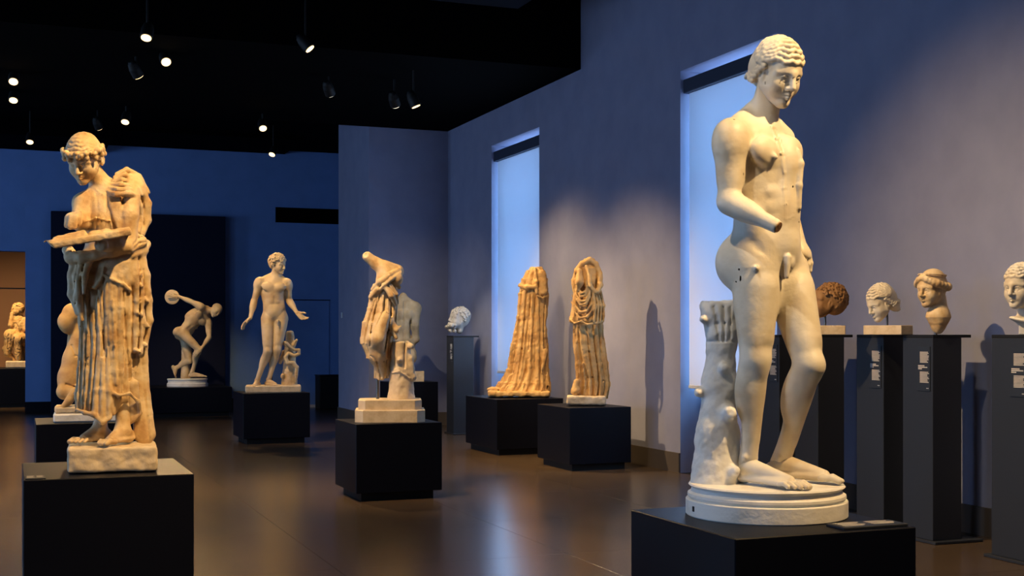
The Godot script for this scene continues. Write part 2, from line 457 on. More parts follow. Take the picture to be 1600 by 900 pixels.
func head_stand(label: String, x: float, z0: float, depth: float, width: float, top: float) -> Node3D:
	# tall narrow pedestal: shaft, thin top slab, foot plate, caption plate on the side that faces the hall
	var o := thing("head_pedestal", label, "pedestal", Vector3(x + width / 2, 0, z0 - depth / 2), 0.0, "tall narrow pedestals for the heads")
	part("foot_plate", bevel_box(Vector3(width + 0.16, 0.02, depth + 0.1), 0.003), M.stand, o, Vector3(0.06, 0.01, 0))
	part("shaft", bevel_box(Vector3(width, top - 0.04, depth), 0.003), M.stand, o, Vector3(0, top / 2, 0))
	part("top_slab", bevel_box(Vector3(width + 0.08, 0.02, depth), 0.002), M.plinth_foot, o, Vector3(0.04, top - 0.01, 0))
	var pl := part("caption_plate", bevel_box(Vector3(0.006, 0.3, depth * 0.42), 0.001), M.panel, o, Vector3(-width / 2 - 0.003, top - 0.23, depth * 0.22))
	print_lines(pl, text_rows(depth * 0.42), Basis(Vector3(0, 1, 0), -PI / 2), Vector3(-0.0036, 0, 0))
	return o


# ---------------------------------------------------------------- the figures
func build_statues() -> void:
	tall_nude()
	robed_with_tray()
	running_figure()
	youth_with_serpent()
	discus_thrower()
	robed_by_window()
	robed_wrapped()
	kneeling_youth()
	small_torso()
	seated_figure()
	heads()

func tall_nude() -> void:
	var o := thing("marble_statue", "tall nude marble statue with a cut forearm beside a tree stump", "statue", Vector3(2.9333, 0.7800, -4.5985), -0.5678, "marble statues")
	var S := 1.03
	var J := {
		pc = Vector3(-0.0079, 0.9705, 0), cc = Vector3(-0.0131, 1.3185, 0), nb = Vector3(-0.0184, 1.513, -0.01),
		sr = Vector3(-0.1388, 1.4374, 0.14), sl = Vector3(0.086, 1.4722, -0.15), hr = Vector3(-0.0443, 0.8802, 0.05), hl = Vector3(0.0821, 0.8847, -0.07),
		hc = Vector3(0.0495, 1.7061, 0.03), hf = Vector3(0.58, -0.36, 0.72), hu = Vector3(0.25, 0.90, 0.30),
	}
	var B := Field.new()
	B.cell = 0.0062
	torso(B, J, S)
	B.ell(Vector3(-0.0974, 0.9287, 0), Vector3(0.105, 0.115, 0.1), Basis.IDENTITY, 0.05)
	leg(B, J.hr, Vector3(-0.0439, 0.5174, 0.1), Vector3(-0.0676, 0.1108, 0.06), Vector3(0.75, 0, 0.66), S * 1.05)
	leg(B, J.hl, Vector3(0.1728, 0.4964, 0.06), Vector3(0.072, 0.0956, -0.1), Vector3(0.85, 0, 0.53), S * 1.05)
	arm(B, J.sr, Vector3(-0.1483, 1.1595, 0.17), Vector3(0.0374, 1.0525, 0.26), S * 1.06, Vector3(-0.6, 0, 0.8))
	neck(B, J, S)
	# sawn end of the forearm
	var fore: Vector3 = (Vector3(0.0374, 1.0525, 0.26) - Vector3(-0.1483, 1.1595, 0.17)).normalized()
	var saw := along(fore, Vector3(0, 0, 1))
	B.carve = true
	B.box(Vector3(0.0374, 1.0525, 0.26) + fore * 0.058, Vector3(0.06, 0.045, 0.06), saw, 0.001, 0.002)
	B.carve = false
	part("sawn_end", lathe([Vector2(0.001, 0), Vector2(0.022, 0), Vector2(0.0225, 0.002), Vector2(0.021, 0.004), Vector2(0.001, 0.0045)], 32), M.brown_marble, o, Vector3(0.0374, 1.0525, 0.26) + fore * 0.012, saw)
	# remains of a cloak: a rough broken seam down the chest and a strip at the far side
	for q in [[Vector3(0.0232, 1.4806, 0.1), Vector3(0.0436, 1.4271, 0.12)], [Vector3(0.0436, 1.4271, 0.12), Vector3(0.0614, 1.3639, 0.12)], [Vector3(0.0614, 1.3639, 0.12), Vector3(0.0742, 1.2853, 0.12)], [Vector3(0.0742, 1.2853, 0.12), Vector3(0.0717, 1.2227, 0.12)], [Vector3(0.0717, 1.2227, 0.12), Vector3(0.0793, 1.1547, 0.12)], [Vector3(0.0793, 1.1547, 0.12), Vector3(0.0819, 1.0921, 0.12)]]:
		B.fold(q, 0.009, 0.012, 0.006, 0.02)
	B.fold([Vector3(0.0334, 1.4724, 0.1), Vector3(0.0563, 1.4215, 0.12), Vector3(0.0742, 1.3531, 0.12), Vector3(0.087, 1.2745, 0.12), Vector3(0.0844, 1.212, 0.12), Vector3(0.0921, 1.1102, 0.12)], 0.007, 0.008, -0.006, 0.0)
	B.fold([Vector3(0.1103, 1.3601, 0.1), Vector3(0.1048, 1.2532, 0.12), Vector3(0.1099, 1.1359, 0.12)], 0.008, 0.009, -0.005, 0.0)
	B.fold([Vector3(0.1231, 1.1506, 0.1), Vector3(0.1124, 1.1072, 0.12), Vector3(0.0946, 1.0971, 0.12)], 0.006, 0.006, 0.007, 0.0)
	B.ell(Vector3(0.0707, 1.3164, 0), Vector3(0.075, 0.13, 0.09), Basis(Vector3(0, 0, 1), -0.1), 0.03)
	B.ell(Vector3(0.0575, 1.1342, 0.01), Vector3(0.083, 0.17, 0.085), Basis.IDENTITY, 0.04)
	B.ell(Vector3(0.0757, 0.9875, 0.01), Vector3(0.06, 0.09, 0.07), Basis.IDENTITY, 0.04)
	B.chain([Vector3(0.1296, 1.3785, 0.04), Vector3(0.1399, 1.3254, 0.04), Vector3(0.1345, 1.2345, 0.05), Vector3(0.1319, 1.1423, 0.05)], [0.01, 0.014, 0.012, 0.012], 0.012)
	B.ell(Vector3(0.0205, 1.3506, 0.13), Vector3(0.03, 0.014, 0.014), Basis(Vector3(0, 0, 1), -0.4), 0.01)
	# stumps of lost struts
	B.cap(Vector3(-0.0436, 0.8894, 0.13), Vector3(-0.0382, 0.8902, 0.165), 0.013, 0.009, 0.012)
	# groin
	B.ell(Vector3(0.0907, 0.9185, 0.05), Vector3(0.024, 0.034, 0.024), Basis.IDENTITY, 0.012)
	B.cap(Vector3(0.0876, 0.9379, 0.08), Vector3(0.0824, 0.8589, 0.085), 0.015, 0.011, 0.006)
	# hand resting behind the far hip
	var L := Field.new()
	L.cell = 0.004
	hand(L, Vector3(0.1281, 1.0473, -0.12), Vector3(0.45, -1, 0.35), Vector3(-0.8, -0.3, -0.4), 1.0, 0.5, S)
	L.cap(Vector3(0.1103, 1.1082, -0.16), Vector3(0.1308, 1.0363, -0.12), 0.034, 0.028, 0.02)
	var G := Field.new()
	G.cell = 0.004
	foot(G, Vector3(-0.0676, 0.0816, 0.06), Vector3(0.1295, 0.0257, 0.25), 1.0, S * 1.05)
	foot(G, Vector3(0.072, 0.0847, -0.1), Vector3(0.2959, 0.0299, 0), -1.0, S * 1.05)
	var H := Field.new()
	H.cell = 0.0034
	var hb := frame_of(-J.hf.cross(J.hu), J.hu)
	face(H, J.hc, hb, S * 1.02)
	hair_waves(H, J.hc - hb.y * 0.006, hb, S * 1.1, 0.12)
	marble("figure", [B, L, G, H], M.marble, o)
	# tree stump that props the standing leg
	var T := Field.new()
	T.cell = 0.0065
	T.rough = 0.006
	T.rough_freq = 14.0
	T.chain([Vector3(-0.1982, 0.7143, 0), Vector3(-0.1822, 0.6012, 0), Vector3(-0.1929, 0.4126, 0), Vector3(-0.2009, 0.197, 0), Vector3(-0.2062, -0.0403, 0)], [0.066, 0.058, 0.066, 0.085, 0.115], 0.04)
	T.cap(Vector3(-0.2347, 0.7436, 0.02), Vector3(-0.1922, 0.6549, 0.02), 0.036, 0.04, 0.04)
	T.cap(Vector3(-0.153, 0.7491, 0), Vector3(-0.161, 0.655, 0), 0.038, 0.04, 0.03)
	T.cap(Vector3(-0.2236, 0.6656, 0.03), Vector3(-0.2594, 0.6841, 0.06), 0.02, 0.015, 0.012)
	T.ell(Vector3(-0.172, 0.4818, 0.07), Vector3(0.02, 0.024, 0.018), Basis.IDENTITY, 0.015)
	T.cap(Vector3(-0.1537, 0.288, 0.07), Vector3(-0.1446, 0.2988, 0.115), 0.034, 0.026, 0.03)
	T.cap(Vector3(-0.1325, 0.0505, 0.08), Vector3(-0.1239, 0.0597, 0.115), 0.028, 0.018, 0.02)
	T.cap(Vector3(-0.2714, 0.3809, 0.03), Vector3(-0.2784, 0.3763, 0.05), 0.022, 0.018, 0.02)
	T.fold([Vector3(-0.2122, 0.7349, 0.05), Vector3(-0.199, 0.6681, 0.05), Vector3(-0.1911, 0.596, 0.05)], 0.012, 0.01, -0.012, 0.0)
	T.fold([Vector3(-0.1753, 0.7347, 0.05), Vector3(-0.17, 0.668, 0.05), Vector3(-0.1727, 0.596, 0.05)], 0.011, 0.009, -0.014, 0.0)
	T.fold([Vector3(-0.1464, 0.7346, 0.05), Vector3(-0.1464, 0.668, 0.05), Vector3(-0.149, 0.6013, 0.05)], 0.01, 0.009, -0.01, 0.0)
	T.fold([Vector3(-0.2439, 0.5933, 0.05), Vector3(-0.1799, 0.5908, 0.07), Vector3(-0.1227, 0.596, 0.05)], 0.006, 0.006, -0.006, 0.0)
	T.carve = true
	T.box(Vector3(-0.1982, 0.8032, 0), Vector3(0.2, 0.037, 0.2), Basis(Vector3(0, 0, 1), 0.04), 0.004, 0.01)
	T.ell(Vector3(-0.1978, 0.7625, 0.01), Vector3(0.055, 0.012, 0.04), Basis.IDENTITY, 0.01)
	T.ball(Vector3(-0.1412, 0.3006, 0.145), 0.014, 0.012)
	T.box(Vector3(-0.1982, -0.1263, 0), Vector3(0.3, 0.115, 0.3), Basis.IDENTITY, 0.003, 0.003)
	T.carve = false
	marble("tree_stump", [T], M.white_marble, o)
	# moulded round base
	part("base", lathe([Vector2(0.001, 0), Vector2(0.33, 0), Vector2(0.333, 0.004), Vector2(0.333, 0.064), Vector2(0.33, 0.068), Vector2(0.318, 0.069), Vector2(0.326, 0.08), Vector2(0.325, 0.09), Vector2(0.312, 0.098), Vector2(0.308, 0.112), Vector2(0.322, 0.124), Vector2(0.318, 0.13), Vector2(0.001, 0.131)], 96), M.white_marble, o, Vector3(0, -0.13, 0))
	part("fixing_hole", bevel_box(Vector3(0.018, 0.022, 0.01), 0.002), M.plinth_foot, o, Vector3(-0.29, -0.095, 0.158), Basis(Vector3(0, 1, 0), -1.07))
	# caption plate lying on the plinth
	var p := thing("caption_plate", "dark caption plate lying on the plinth of the tall nude statue", "sign", Vector3(3.12, 0.655, -4.17), 0.0, "caption plates")
	part("plate", bevel_box(Vector3(0.3, 0.01, 0.12), 0.002), M.panel, p)
	var rows := []
	for j in 6: rows.append([-0.13, 0.048 - j * 0.016, 0.12 - 0.015 * (j % 3), 0.009])
	for j in 5: rows.append([0.015, 0.048 - j * 0.016, 0.12 - 0.012 * ((j + 1) % 3), 0.009])
	print_lines(p, rows, Basis(Vector3(1, 0, 0), -PI / 2), Vector3(0, 0.0056, 0))

func robed_with_tray() -> void:
	var o := thing("marble_statue", "robed marble figure with a wreath, looking down at a tray it holds", "statue", Vector3(0.5196, 0.7900, -7.4719), -0.0694, "marble statues")
	var F := Field.new()
	F.cell = 0.0068
	F.rough = 0.004
	F.rough_freq = 12.0
	# trunk of the body
	F.ell(Vector3(-0.0136, 1.246, 0), Vector3(0.15, 0.21, 0.125), Basis(Vector3(0, 0, 1), -0.08), 0.04)
	F.ell(Vector3(-0.054, 1.2743, 0.07), Vector3(0.06, 0.065, 0.05), Basis.IDENTITY, 0.05)
	F.cap(Vector3(-0.0545, 1.3947, 0), Vector3(-0.1453, 1.3426, 0.03), 0.062, 0.056, 0.05)
	F.cap(Vector3(-0.0375, 1.406, 0), Vector3(0.0962, 1.4018, -0.02), 0.062, 0.075, 0.05)
	F.ell(Vector3(-0.0136, 0.9852, 0), Vector3(0.175, 0.16, 0.135), Basis.IDENTITY, 0.05)
	# far arm, broken across the hand
	F.chain([Vector3(-0.1553, 1.3352, 0.03), Vector3(-0.1705, 1.2298, 0.1), Vector3(-0.1946, 1.2354, 0.19)], [0.056, 0.046, 0.034], 0.03)
	F.ell(Vector3(-0.2039, 1.2334, 0.21), Vector3(0.042, 0.032, 0.03), Basis(Vector3(0, 0, 1), -0.5), 0.02)
	F.cap(Vector3(-0.2263, 1.2354, 0.22), Vector3(-0.2358, 1.1965, 0.23), 0.018, 0.015, 0.008)
	F.cap(Vector3(-0.2128, 1.2409, 0.24), Vector3(-0.2189, 1.1885, 0.25), 0.018, 0.016, 0.006)
	F.cap(Vector3(-0.1931, 1.241, 0.245), Vector3(-0.1963, 1.1891, 0.25), 0.018, 0.016, 0.006)
	F.cap(Vector3(-0.1743, 1.2609, 0.22), Vector3(-0.171, 1.2059, 0.22), 0.018, 0.014, 0.01)
	F.carve = true
	F.ball(Vector3(-0.2021, 1.1906, 0.272), 0.011, 0.004)
	F.carve = false
	# near arm, bare from the fold of the cloak, forearm under the tray
	F.chain([Vector3(0.0952, 1.3969, 0.06), Vector3(0.0845, 1.2755, 0.1), Vector3(0.0811, 1.1374, 0.1)], [0.058, 0.056, 0.05], 0.02)
	F.chain([Vector3(0.0813, 1.1388, 0.08), Vector3(0.0133, 1.1064, 0.17), Vector3(-0.0592, 1.0926, 0.25)], [0.052, 0.046, 0.034], 0.025)
	F.ell(Vector3(-0.0591, 1.0912, 0.27), Vector3(0.03, 0.034, 0.03), Basis.IDENTITY, 0.012)
	# long gown
	var rows := [[Vector3(-0.1829, 1.018, 0), Vector3(0.1373, 1.0594, 0)], [Vector3(-0.1997, 0.9043, 0), Vector3(0.1649, 0.9448, 0)], [Vector3(-0.193, 0.7625, 0), Vector3(0.158, 0.7647, 0)], [Vector3(-0.1829, 0.5852, 0), Vector3(0.1373, 0.5848, 0)], [Vector3(-0.1896, 0.4078, 0), Vector3(0.1304, 0.4051, 0)], [Vector3(-0.1997, 0.259, 0), Vector3(0.1235, 0.2686, 0)], [Vector3(-0.1963, 0.1739, 0), Vector3(0.1028, 0.1792, 0)]]
	drape(F, rows, 0.72, [[0.52, 0.52, 0.53, 0.55, 0.57, 0.58, 0.58], [0.68, 0.68, 0.69, 0.7, 0.71, 0.72, 0.72]], 0.014, 0.02, 0.0, 0.014, 26.0, 0.014, 0.03)
	F.fold([Vector3(-0.1539, 0.7957, 0.1), Vector3(-0.1639, 0.4804, 0.1), Vector3(-0.1705, 0.2003, 0.1)], 0.006, 0.01, -0.0059, 0.0)
	F.fold([Vector3(-0.1239, 0.796, 0.1), Vector3(-0.1306, 0.4802, 0.1), Vector3(-0.1339, 0.1996, 0.1)], 0.006, 0.010, -0.0059, 0.0)
	F.fold([Vector3(-0.0972, 0.761, 0.1), Vector3(-0.0906, 0.48, 0.1), Vector3(-0.0839, 0.1988, 0.1)], 0.008, 0.013, -0.0084, 0.0)
	F.fold([Vector3(-0.0805, 0.8666, 0.1), Vector3(-0.0538, 0.6206, 0.1), Vector3(-0.0202, 0.3739, 0.1), Vector3(-0.0336, 0.1627, 0.1)], 0.008, 0.016, -0.0117, 0.0)
	F.fold([Vector3(-0.0538, 0.8493, 0.1), Vector3(-0.0235, 0.5501, 0.1), Vector3(0, 0.3208, 0.1)], 0.008, 0.01, -0.0059, 0.0)
	F.fold([Vector3(0.054, 0.8504, 0.1), Vector3(0.0675, 0.5852, 0.1), Vector3(0.0947, 0.2948, 0.1)], 0.008, 0.013, -0.0091, 0.0)
	F.fold([Vector3(0.0981, 0.904, 0.1), Vector3(0.1048, 0.6206, 0.1), Vector3(0.1218, 0.3015, 0.1)], 0.008, 0.011, -0.0078, 0.0)
	F.fold([Vector3(0, 0.7969, 0.1), Vector3(0.0101, 0.55, 0.1), Vector3(0.0202, 0.3382, 0.1)], 0.012, 0.014, 0.010, 0.0)
	# hem, lifted at the front over the near foot
	F.carve = true
	F.ell(Vector3(0.0874, 0.1065, 0.14), Vector3(0.075, 0.15, 0.12), Basis(Vector3(0, 0, 1), 0.25), 0.012)
	F.carve = false
	F.chain([Vector3(-0.0101, 0.2938, 0.125), Vector3(0.0336, 0.2756, 0.125), Vector3(0.0911, 0.2849, 0.115), Vector3(0.1358, 0.2365, 0.08), Vector3(0.1501, 0.174, 0.05), Vector3(0.0953, 0.118, 0.05)], [0.007, 0.009, 0.009, 0.011, 0.011, 0.009], 0.01)
	F.chain([Vector3(-0.0805, 0.4799, 0.1), Vector3(-0.0871, 0.3047, 0.11), Vector3(-0.0937, 0.172, 0.12)], [0.008, 0.014, 0.016], 0.01)
	F.chain([Vector3(-0.0537, 0.48, 0.11), Vector3(-0.0536, 0.3047, 0.12), Vector3(-0.0569, 0.1363, 0.12)], [0.008, 0.015, 0.02], 0.01)
	F.chain([Vector3(-0.0269, 0.4798, 0.11), Vector3(-0.0201, 0.3042, 0.12), Vector3(-0.0201, 0.1563, 0.115)], [0.008, 0.014, 0.017], 0.01)
	F.chain([Vector3(-0.1881, 0.1984, 0.06), Vector3(-0.147, 0.1829, 0.11), Vector3(-0.1002, 0.1727, 0.13), Vector3(-0.0535, 0.1298, 0.13), Vector3(-0.0101, 0.1564, 0.12)], [0.01, 0.012, 0.012, 0.012, 0.009], 0.012)
	F.flat(Vector3(0.1122, 0.3356, 0.06), Vector3(0.1125, 0.1563, 0.04), 0.03, 0.035, Vector3(0.3, 0, 1), 2.2, 0.012)
	# overfold of the gown with its zigzag edge
	F.flat(Vector3(-0.0872, 1.0001, 0.1), Vector3(-0.0872, 0.912, 0.105), 0.06, 0.05, Vector3(0, 0, 1), 2.4, 0.012)
	F.flat(Vector3(0.0405, 1.0022, 0.1), Vector3(0.0676, 0.918, 0.095), 0.07, 0.045, Vector3(0, 0, 1), 2.4, 0.012)
	F.chain([Vector3(-0.1304, 0.8762, 0.11), Vector3(-0.0936, 0.8691, 0.125), Vector3(-0.0602, 0.9146, 0.135), Vector3(-0.0468, 0.9776, 0.14)], [0.009, 0.009, 0.008, 0.006], 0.008)
	F.chain([Vector3(-0.0435, 0.9357, 0.14), Vector3(0.0067, 0.9085, 0.135), Vector3(0.0538, 0.8883, 0.125), Vector3(0.0946, 0.8542, 0.105)], [0.007, 0.009, 0.009, 0.01], 0.008)
	# girdle: a rolled cloak round the waist
	F.chain([Vector3(-0.2346, 1.0735, 0.06), Vector3(-0.2136, 1.033, 0.1), Vector3(-0.1597, 1.0316, 0.14), Vector3(-0.0865, 1.0422, 0.16), Vector3(-0.0033, 1.0613, 0.16), Vector3(0.0808, 1.0929, 0.13), Vector3(0.143, 1.1273, 0.06)], [0.03, 0.036, 0.032, 0.026, 0.026, 0.034, 0.042], 0.02)
	F.chain([Vector3(0.0981, 1.0527, 0.1), Vector3(0.1574, 1.0867, 0.03), Vector3(0.176, 1.1198, -0.03)], [0.028, 0.032, 0.03], 0.012)
	F.fold([Vector3(0.1082, 1.1025, 0.1), Vector3(0.1355, 1.1457, 0.1), Vector3(0.1627, 1.1534, 0.1)], 0.009, 0.008, -0.0078)
	F.fold([Vector3(0.1082, 1.0813, 0.1), Vector3(0.1423, 1.1174, 0.1), Vector3(0.173, 1.1252, 0.1)], 0.009, 0.008, -0.0078)
	F.fold([Vector3(-0.2334, 1.0466, 0.1), Vector3(-0.2069, 1.068, 0.1), Vector3(-0.1738, 1.0547, 0.1)], 0.008, 0.008, -0.0065)
	# swag that falls from the girdle on the left
	F.chain([Vector3(-0.1942, 1.0274, 0.08), Vector3(-0.2111, 0.9364, 0.07), Vector3(-0.2108, 0.8308, 0.08), Vector3(-0.1835, 0.7253, 0.11)], [0.026, 0.026, 0.024, 0.014], 0.015)
	F.chain([Vector3(-0.1603, 1.0193, 0.11), Vector3(-0.1835, 0.9281, 0.11), Vector3(-0.18, 0.8125, 0.12), Vector3(-0.1599, 0.6903, 0.13)], [0.024, 0.024, 0.021, 0.012], 0.012)
	F.chain([Vector3(-0.1199, 1.0219, 0.14), Vector3(-0.1464, 0.9342, 0.14), Vector3(-0.1497, 0.8366, 0.14)], [0.02, 0.02, 0.01], 0.012)
	F.fold([Vector3(-0.1804, 1.0055, 0.1), Vector3(-0.197, 0.9003, 0.1), Vector3(-0.1904, 0.7779, 0.1)], 0.006, 0.006, -0.0059)
	F.fold([Vector3(-0.1472, 0.9991, 0.1), Vector3(-0.1672, 0.9007, 0.1), Vector3(-0.1672, 0.7781, 0.1)], 0.006, 0.006, -0.0065)
	# cloak over the near shoulder
	F.ell(Vector3(0.0998, 1.4426, -0.03), Vector3(0.08, 0.08, 0.09), Basis(Vector3(0, 0, 1), 0.3), 0.03)
	F.ell(Vector3(0.1488, 1.3279, -0.06), Vector3(0.05, 0.14, 0.07), Basis.IDENTITY, 0.02)
	for i in 6:
		var a := i / 5.0
		F.chain([Vector3(-0.0202, 1.397, 0.09).lerp(Vector3(0.0204, 1.5045, 0.03), a), Vector3(0.0167, 1.3778, 0.15).lerp(Vector3(0.0751, 1.5328, 0.02), a), Vector3(0.0737, 1.3856, 0.16).lerp(Vector3(0.1411, 1.5042, -0.02), a), Vector3(0.1392, 1.382, 0.08).lerp(Vector3(0.1904, 1.4189, -0.05), a)], [0.011, 0.015, 0.016, 0.014], 0.006)
	for i in 5:
		var a := i / 4.0
		F.chain([Vector3(-0.0135, 1.4276, 0.07).lerp(Vector3(0.0337, 1.4048, 0.1), a), Vector3(-0.0101, 1.3298, 0.13).lerp(Vector3(0.0369, 1.3308, 0.135), a), Vector3(0.0101, 1.2527, 0.135).lerp(Vector3(0.0403, 1.2355, 0.14), a), Vector3(0.0302, 1.1896, 0.14).lerp(Vector3(0.0437, 1.1766, 0.13), a)], [0.01, 0.012, 0.011, 0.007], 0.005)
	F.chain([Vector3(0.1471, 1.4376, 0.03), Vector3(0.1825, 1.3494, -0.01), Vector3(0.183, 1.2537, -0.03), Vector3(0.1548, 1.1756, -0.01)], [0.026, 0.026, 0.024, 0.02], 0.015)
	F.chain([Vector3(0.1225, 1.4049, 0.06), Vector3(0.1505, 1.3302, 0.03), Vector3(0.1544, 1.2496, 0.01), Vector3(0.1369, 1.1873, 0.02)], [0.016, 0.016, 0.014, 0.012], 0.01)
	F.fold([Vector3(0.1355, 1.4153, 0.1), Vector3(0.1661, 1.3311, 0.1), Vector3(0.1661, 1.2245, 0.1)], 0.006, 0.006, -0.0065)
	# chest folds of the gown
	F.fold([Vector3(-0.0872, 1.3937, 0.1), Vector3(-0.0772, 1.2885, 0.1), Vector3(-0.0872, 1.1828, 0.1)], 0.006, 0.006, -0.0033, 0.05)
	F.fold([Vector3(-0.1106, 1.3508, 0.1), Vector3(-0.1139, 1.2524, 0.1), Vector3(-0.1339, 1.1607, 0.1)], 0.006, 0.006, -0.0033, 0.05)
	F.fold([Vector3(-0.0336, 1.3955, 0.1), Vector3(-0.0336, 1.2898, 0.1), Vector3(-0.0437, 1.1839, 0.1)], 0.006, 0.006, -0.0033, 0.05)
	F.fold([Vector3(-0.1472, 1.2234, 0.1), Vector3(-0.0872, 1.2496, 0.1), Vector3(-0.0135, 1.234, 0.1), Vector3(0, 1.1849, 0.1)], 0.007, 0.007, 0.008, 0.05)
	# cloak hanging at the right side, in layered zigzags
	F.chain([Vector3(0.1367, 1.0791, 0.03), Vector3(0.1645, 0.9439, 0.02), Vector3(0.182, 0.8007, 0.01), Vector3(0.1926, 0.6929, 0), Vector3(0.1719, 0.5488, 0)], [0.034, 0.036, 0.03, 0.026, 0.018], 0.015)
	F.chain([Vector3(0.1085, 1.0648, 0.08), Vector3(0.1256, 0.9407, 0.08), Vector3(0.1292, 0.7987, 0.07), Vector3(0.1225, 0.6742, 0.06), Vector3(0.1191, 0.5209, 0.06)], [0.022, 0.024, 0.02, 0.022, 0.014], 0.012)
	F.chain([Vector3(0.143, 0.9418, 0.06), Vector3(0.157, 0.7994, 0.05), Vector3(0.157, 0.6743, 0.05), Vector3(0.1467, 0.5028, 0.05)], [0.02, 0.02, 0.02, 0.014], 0.01)
	F.ell(Vector3(0.1393, 0.8877, 0.075), Vector3(0.03, 0.013, 0.022), Basis(Vector3(0, 0, 1), -0.6), 0.008)
	F.ell(Vector3(0.1707, 0.8067, 0.05), Vector3(0.03, 0.013, 0.022), Basis(Vector3(0, 0, 1), -0.6), 0.008)
	F.ell(Vector3(0.1393, 0.7275, 0.075), Vector3(0.03, 0.013, 0.022), Basis(Vector3(0, 0, 1), -0.6), 0.008)
	F.ell(Vector3(0.1778, 0.6637, 0.04), Vector3(0.026, 0.013, 0.022), Basis(Vector3(0, 0, 1), -0.6), 0.008)
	F.ell(Vector3(0.1292, 0.521, 0.07), Vector3(0.024, 0.011, 0.02), Basis(Vector3(0, 0, 1), -0.4), 0.008)
	F.ell(Vector3(0.1675, 0.5563, 0.04), Vector3(0.024, 0.012, 0.02), Basis(Vector3(0, 0, 1), -0.6), 0.008)
	F.fold([Vector3(0.1389, 1.0464, 0.1), Vector3(0.1457, 0.7981, 0.1), Vector3(0.1389, 0.5319, 0.1)], 0.006, 0.007, -0.0078)
	F.fold([Vector3(0.1627, 0.9758, 0.1), Vector3(0.1696, 0.7628, 0.1), Vector3(0.1593, 0.5496, 0.1)], 0.006, 0.007, -0.0065)
	F.flat(Vector3(0.1477, 0.5309, 0), Vector3(0.1478, 0.3327, -0.01), 0.045, 0.05, Vector3(0.2, 0, 1), 2.0, 0.015)
	F.flat(Vector3(0.1478, 0.3327, -0.01), Vector3(0.1719, 0.0519, 0), 0.05, 0.062, Vector3(0.2, 0, 1), 2.0, 0.015)
	F.fold([Vector3(0.1559, 0.4928, 0.1), Vector3(0.1696, 0.2654, 0.1), Vector3(0.2003, 0.016, 0.1)], 0.007, 0.01, -0.0078)
	F.fold([Vector3(0.1764, 0.3364, 0.1), Vector3(0.2072, 0.0158, 0.1)], 0.006, 0.01, 0.008)
	# neck
	F.cap(Vector3(-0.0443, 1.42, 0), Vector3(-0.1112, 1.5313, 0.06), 0.058, 0.046, 0.03)
	F.fold([Vector3(-0.0972, 1.4215, 0.1), Vector3(-0.0538, 1.3807, 0.1), Vector3(-0.0202, 1.4241, 0.1)], 0.005, 0.005, 0.004, 0.03)
	F.carve = true
	F.box(Vector3(0.0137, -0.2378, 0), Vector3(0.5, 0.219, 0.5), Basis.IDENTITY, 0.002, 0.002)
	F.carve = false
	# legs and feet under the hem
	var G := Field.new()
	G.cell = 0.0045
	G.cap(Vector3(-0.0548, 0.2617, -0.05), Vector3(-0.0649, 0.0838, -0.03), 0.044, 0.035, 0.02)
	G.cap(Vector3(0.058, 0.2991, 0.02), Vector3(0.0544, 0.0868, 0.05), 0.046, 0.038, 0.02)
	foot(G, Vector3(-0.0683, 0.0874, -0.03), Vector3(-0.1909, 0.0101, 0.08), -1.0, 1.04)
	foot(G, Vector3(0.0578, 0.0867, 0.05), Vector3(-0.0563, -0.0079, 0.2), 1.0, 1.1)
	# head, bent down to the left, with a wreath
	var H := Field.new()
	H.cell = 0.0042
	var hf := Vector3(-0.36, -0.50, 0.80)
	var hu := Vector3(-0.18, 0.82, 0.45)
	var hb := frame_of(-hf.cross(hu), hu)
	var hc: Vector3 = Vector3(-0.1506, 1.5703, 0.1)
	face(H, hc, hb, 0.98)
	hair_waves(H, hc, hb, 1.03, 0.05)
	var c := hc + hb * Vector3(0, 0.03, -0.014)
	H.ell(c + hb * Vector3(0, 0.018, -0.008), Vector3(0.083, 0.092, 0.098), hb, 0.008)
	H.ell(c + hb * Vector3(0, -0.03, -0.04), Vector3(0.08, 0.08, 0.07), hb, 0.015)
	for j in 26:
		var an := TAU * j / 26.0
		var e := c + hb * (Vector3(cos(an) * 0.096, 0.016 + 0.008 * sin(j * 2.3), sin(an) * 0.112) + Vector3(0, 0.02 * sin(an), 0))
		H.ell(e, Vector3(0.02, 0.015, 0.017) * (1.0 + 0.18 * sin(j * 1.7)), hb * Basis(Vector3(0, 1, 0), -an) * Basis(Vector3(0, 0, 1), 0.6), 0.006)
		if j % 2 == 0: H.ell(e + hb * Vector3(cos(an) * 0.006, -0.022, sin(an) * 0.004), Vector3(0.015, 0.017, 0.015), hb, 0.006)
	marble("figure", [F, G, H], M.ochre_marble, o)
	# tray with a roll lying on it
	var T := Field.new()
	T.cell = 0.0045
	T.rough = 0.004
	T.rough_freq = 25.0
	var tb := Basis(Vector3(0, 0, 1), 0.2) * Basis(Vector3(1, 0, 0), 0.14)
	T.box(Vector3(-0.1276, 1.1275, 0.27), Vector3(0.225, 0.018, 0.11), tb, 0.008, 0.004)
	T.cap(Vector3(-0.2967, 1.0998, 0.32), Vector3(-0.1429, 1.1406, 0.32), 0.017, 0.017, 0.01)
	T.cap(Vector3(-0.2915, 1.1156, 0.29), Vector3(-0.1499, 1.1529, 0.29), 0.015, 0.015, 0.01)
	T.ell(Vector3(-0.0916, 1.155, 0.28), Vector3(0.035, 0.014, 0.04), tb, 0.01)
	T.ell(Vector3(-0.0394, 1.1665, 0.28), Vector3(0.03, 0.012, 0.03), tb, 0.01)
	T.ell(Vector3(-0.0522, 1.0887, 0.31), Vector3(0.03, 0.034, 0.024), Basis.IDENTITY, 0.008)
	T.carve = true
	T.box(Vector3(-0.3421, 1.0428, 0.3), Vector3(0.05, 0.05, 0.2), Basis(Vector3(0, 0, 1), 0.75), 0.004, 0.006)
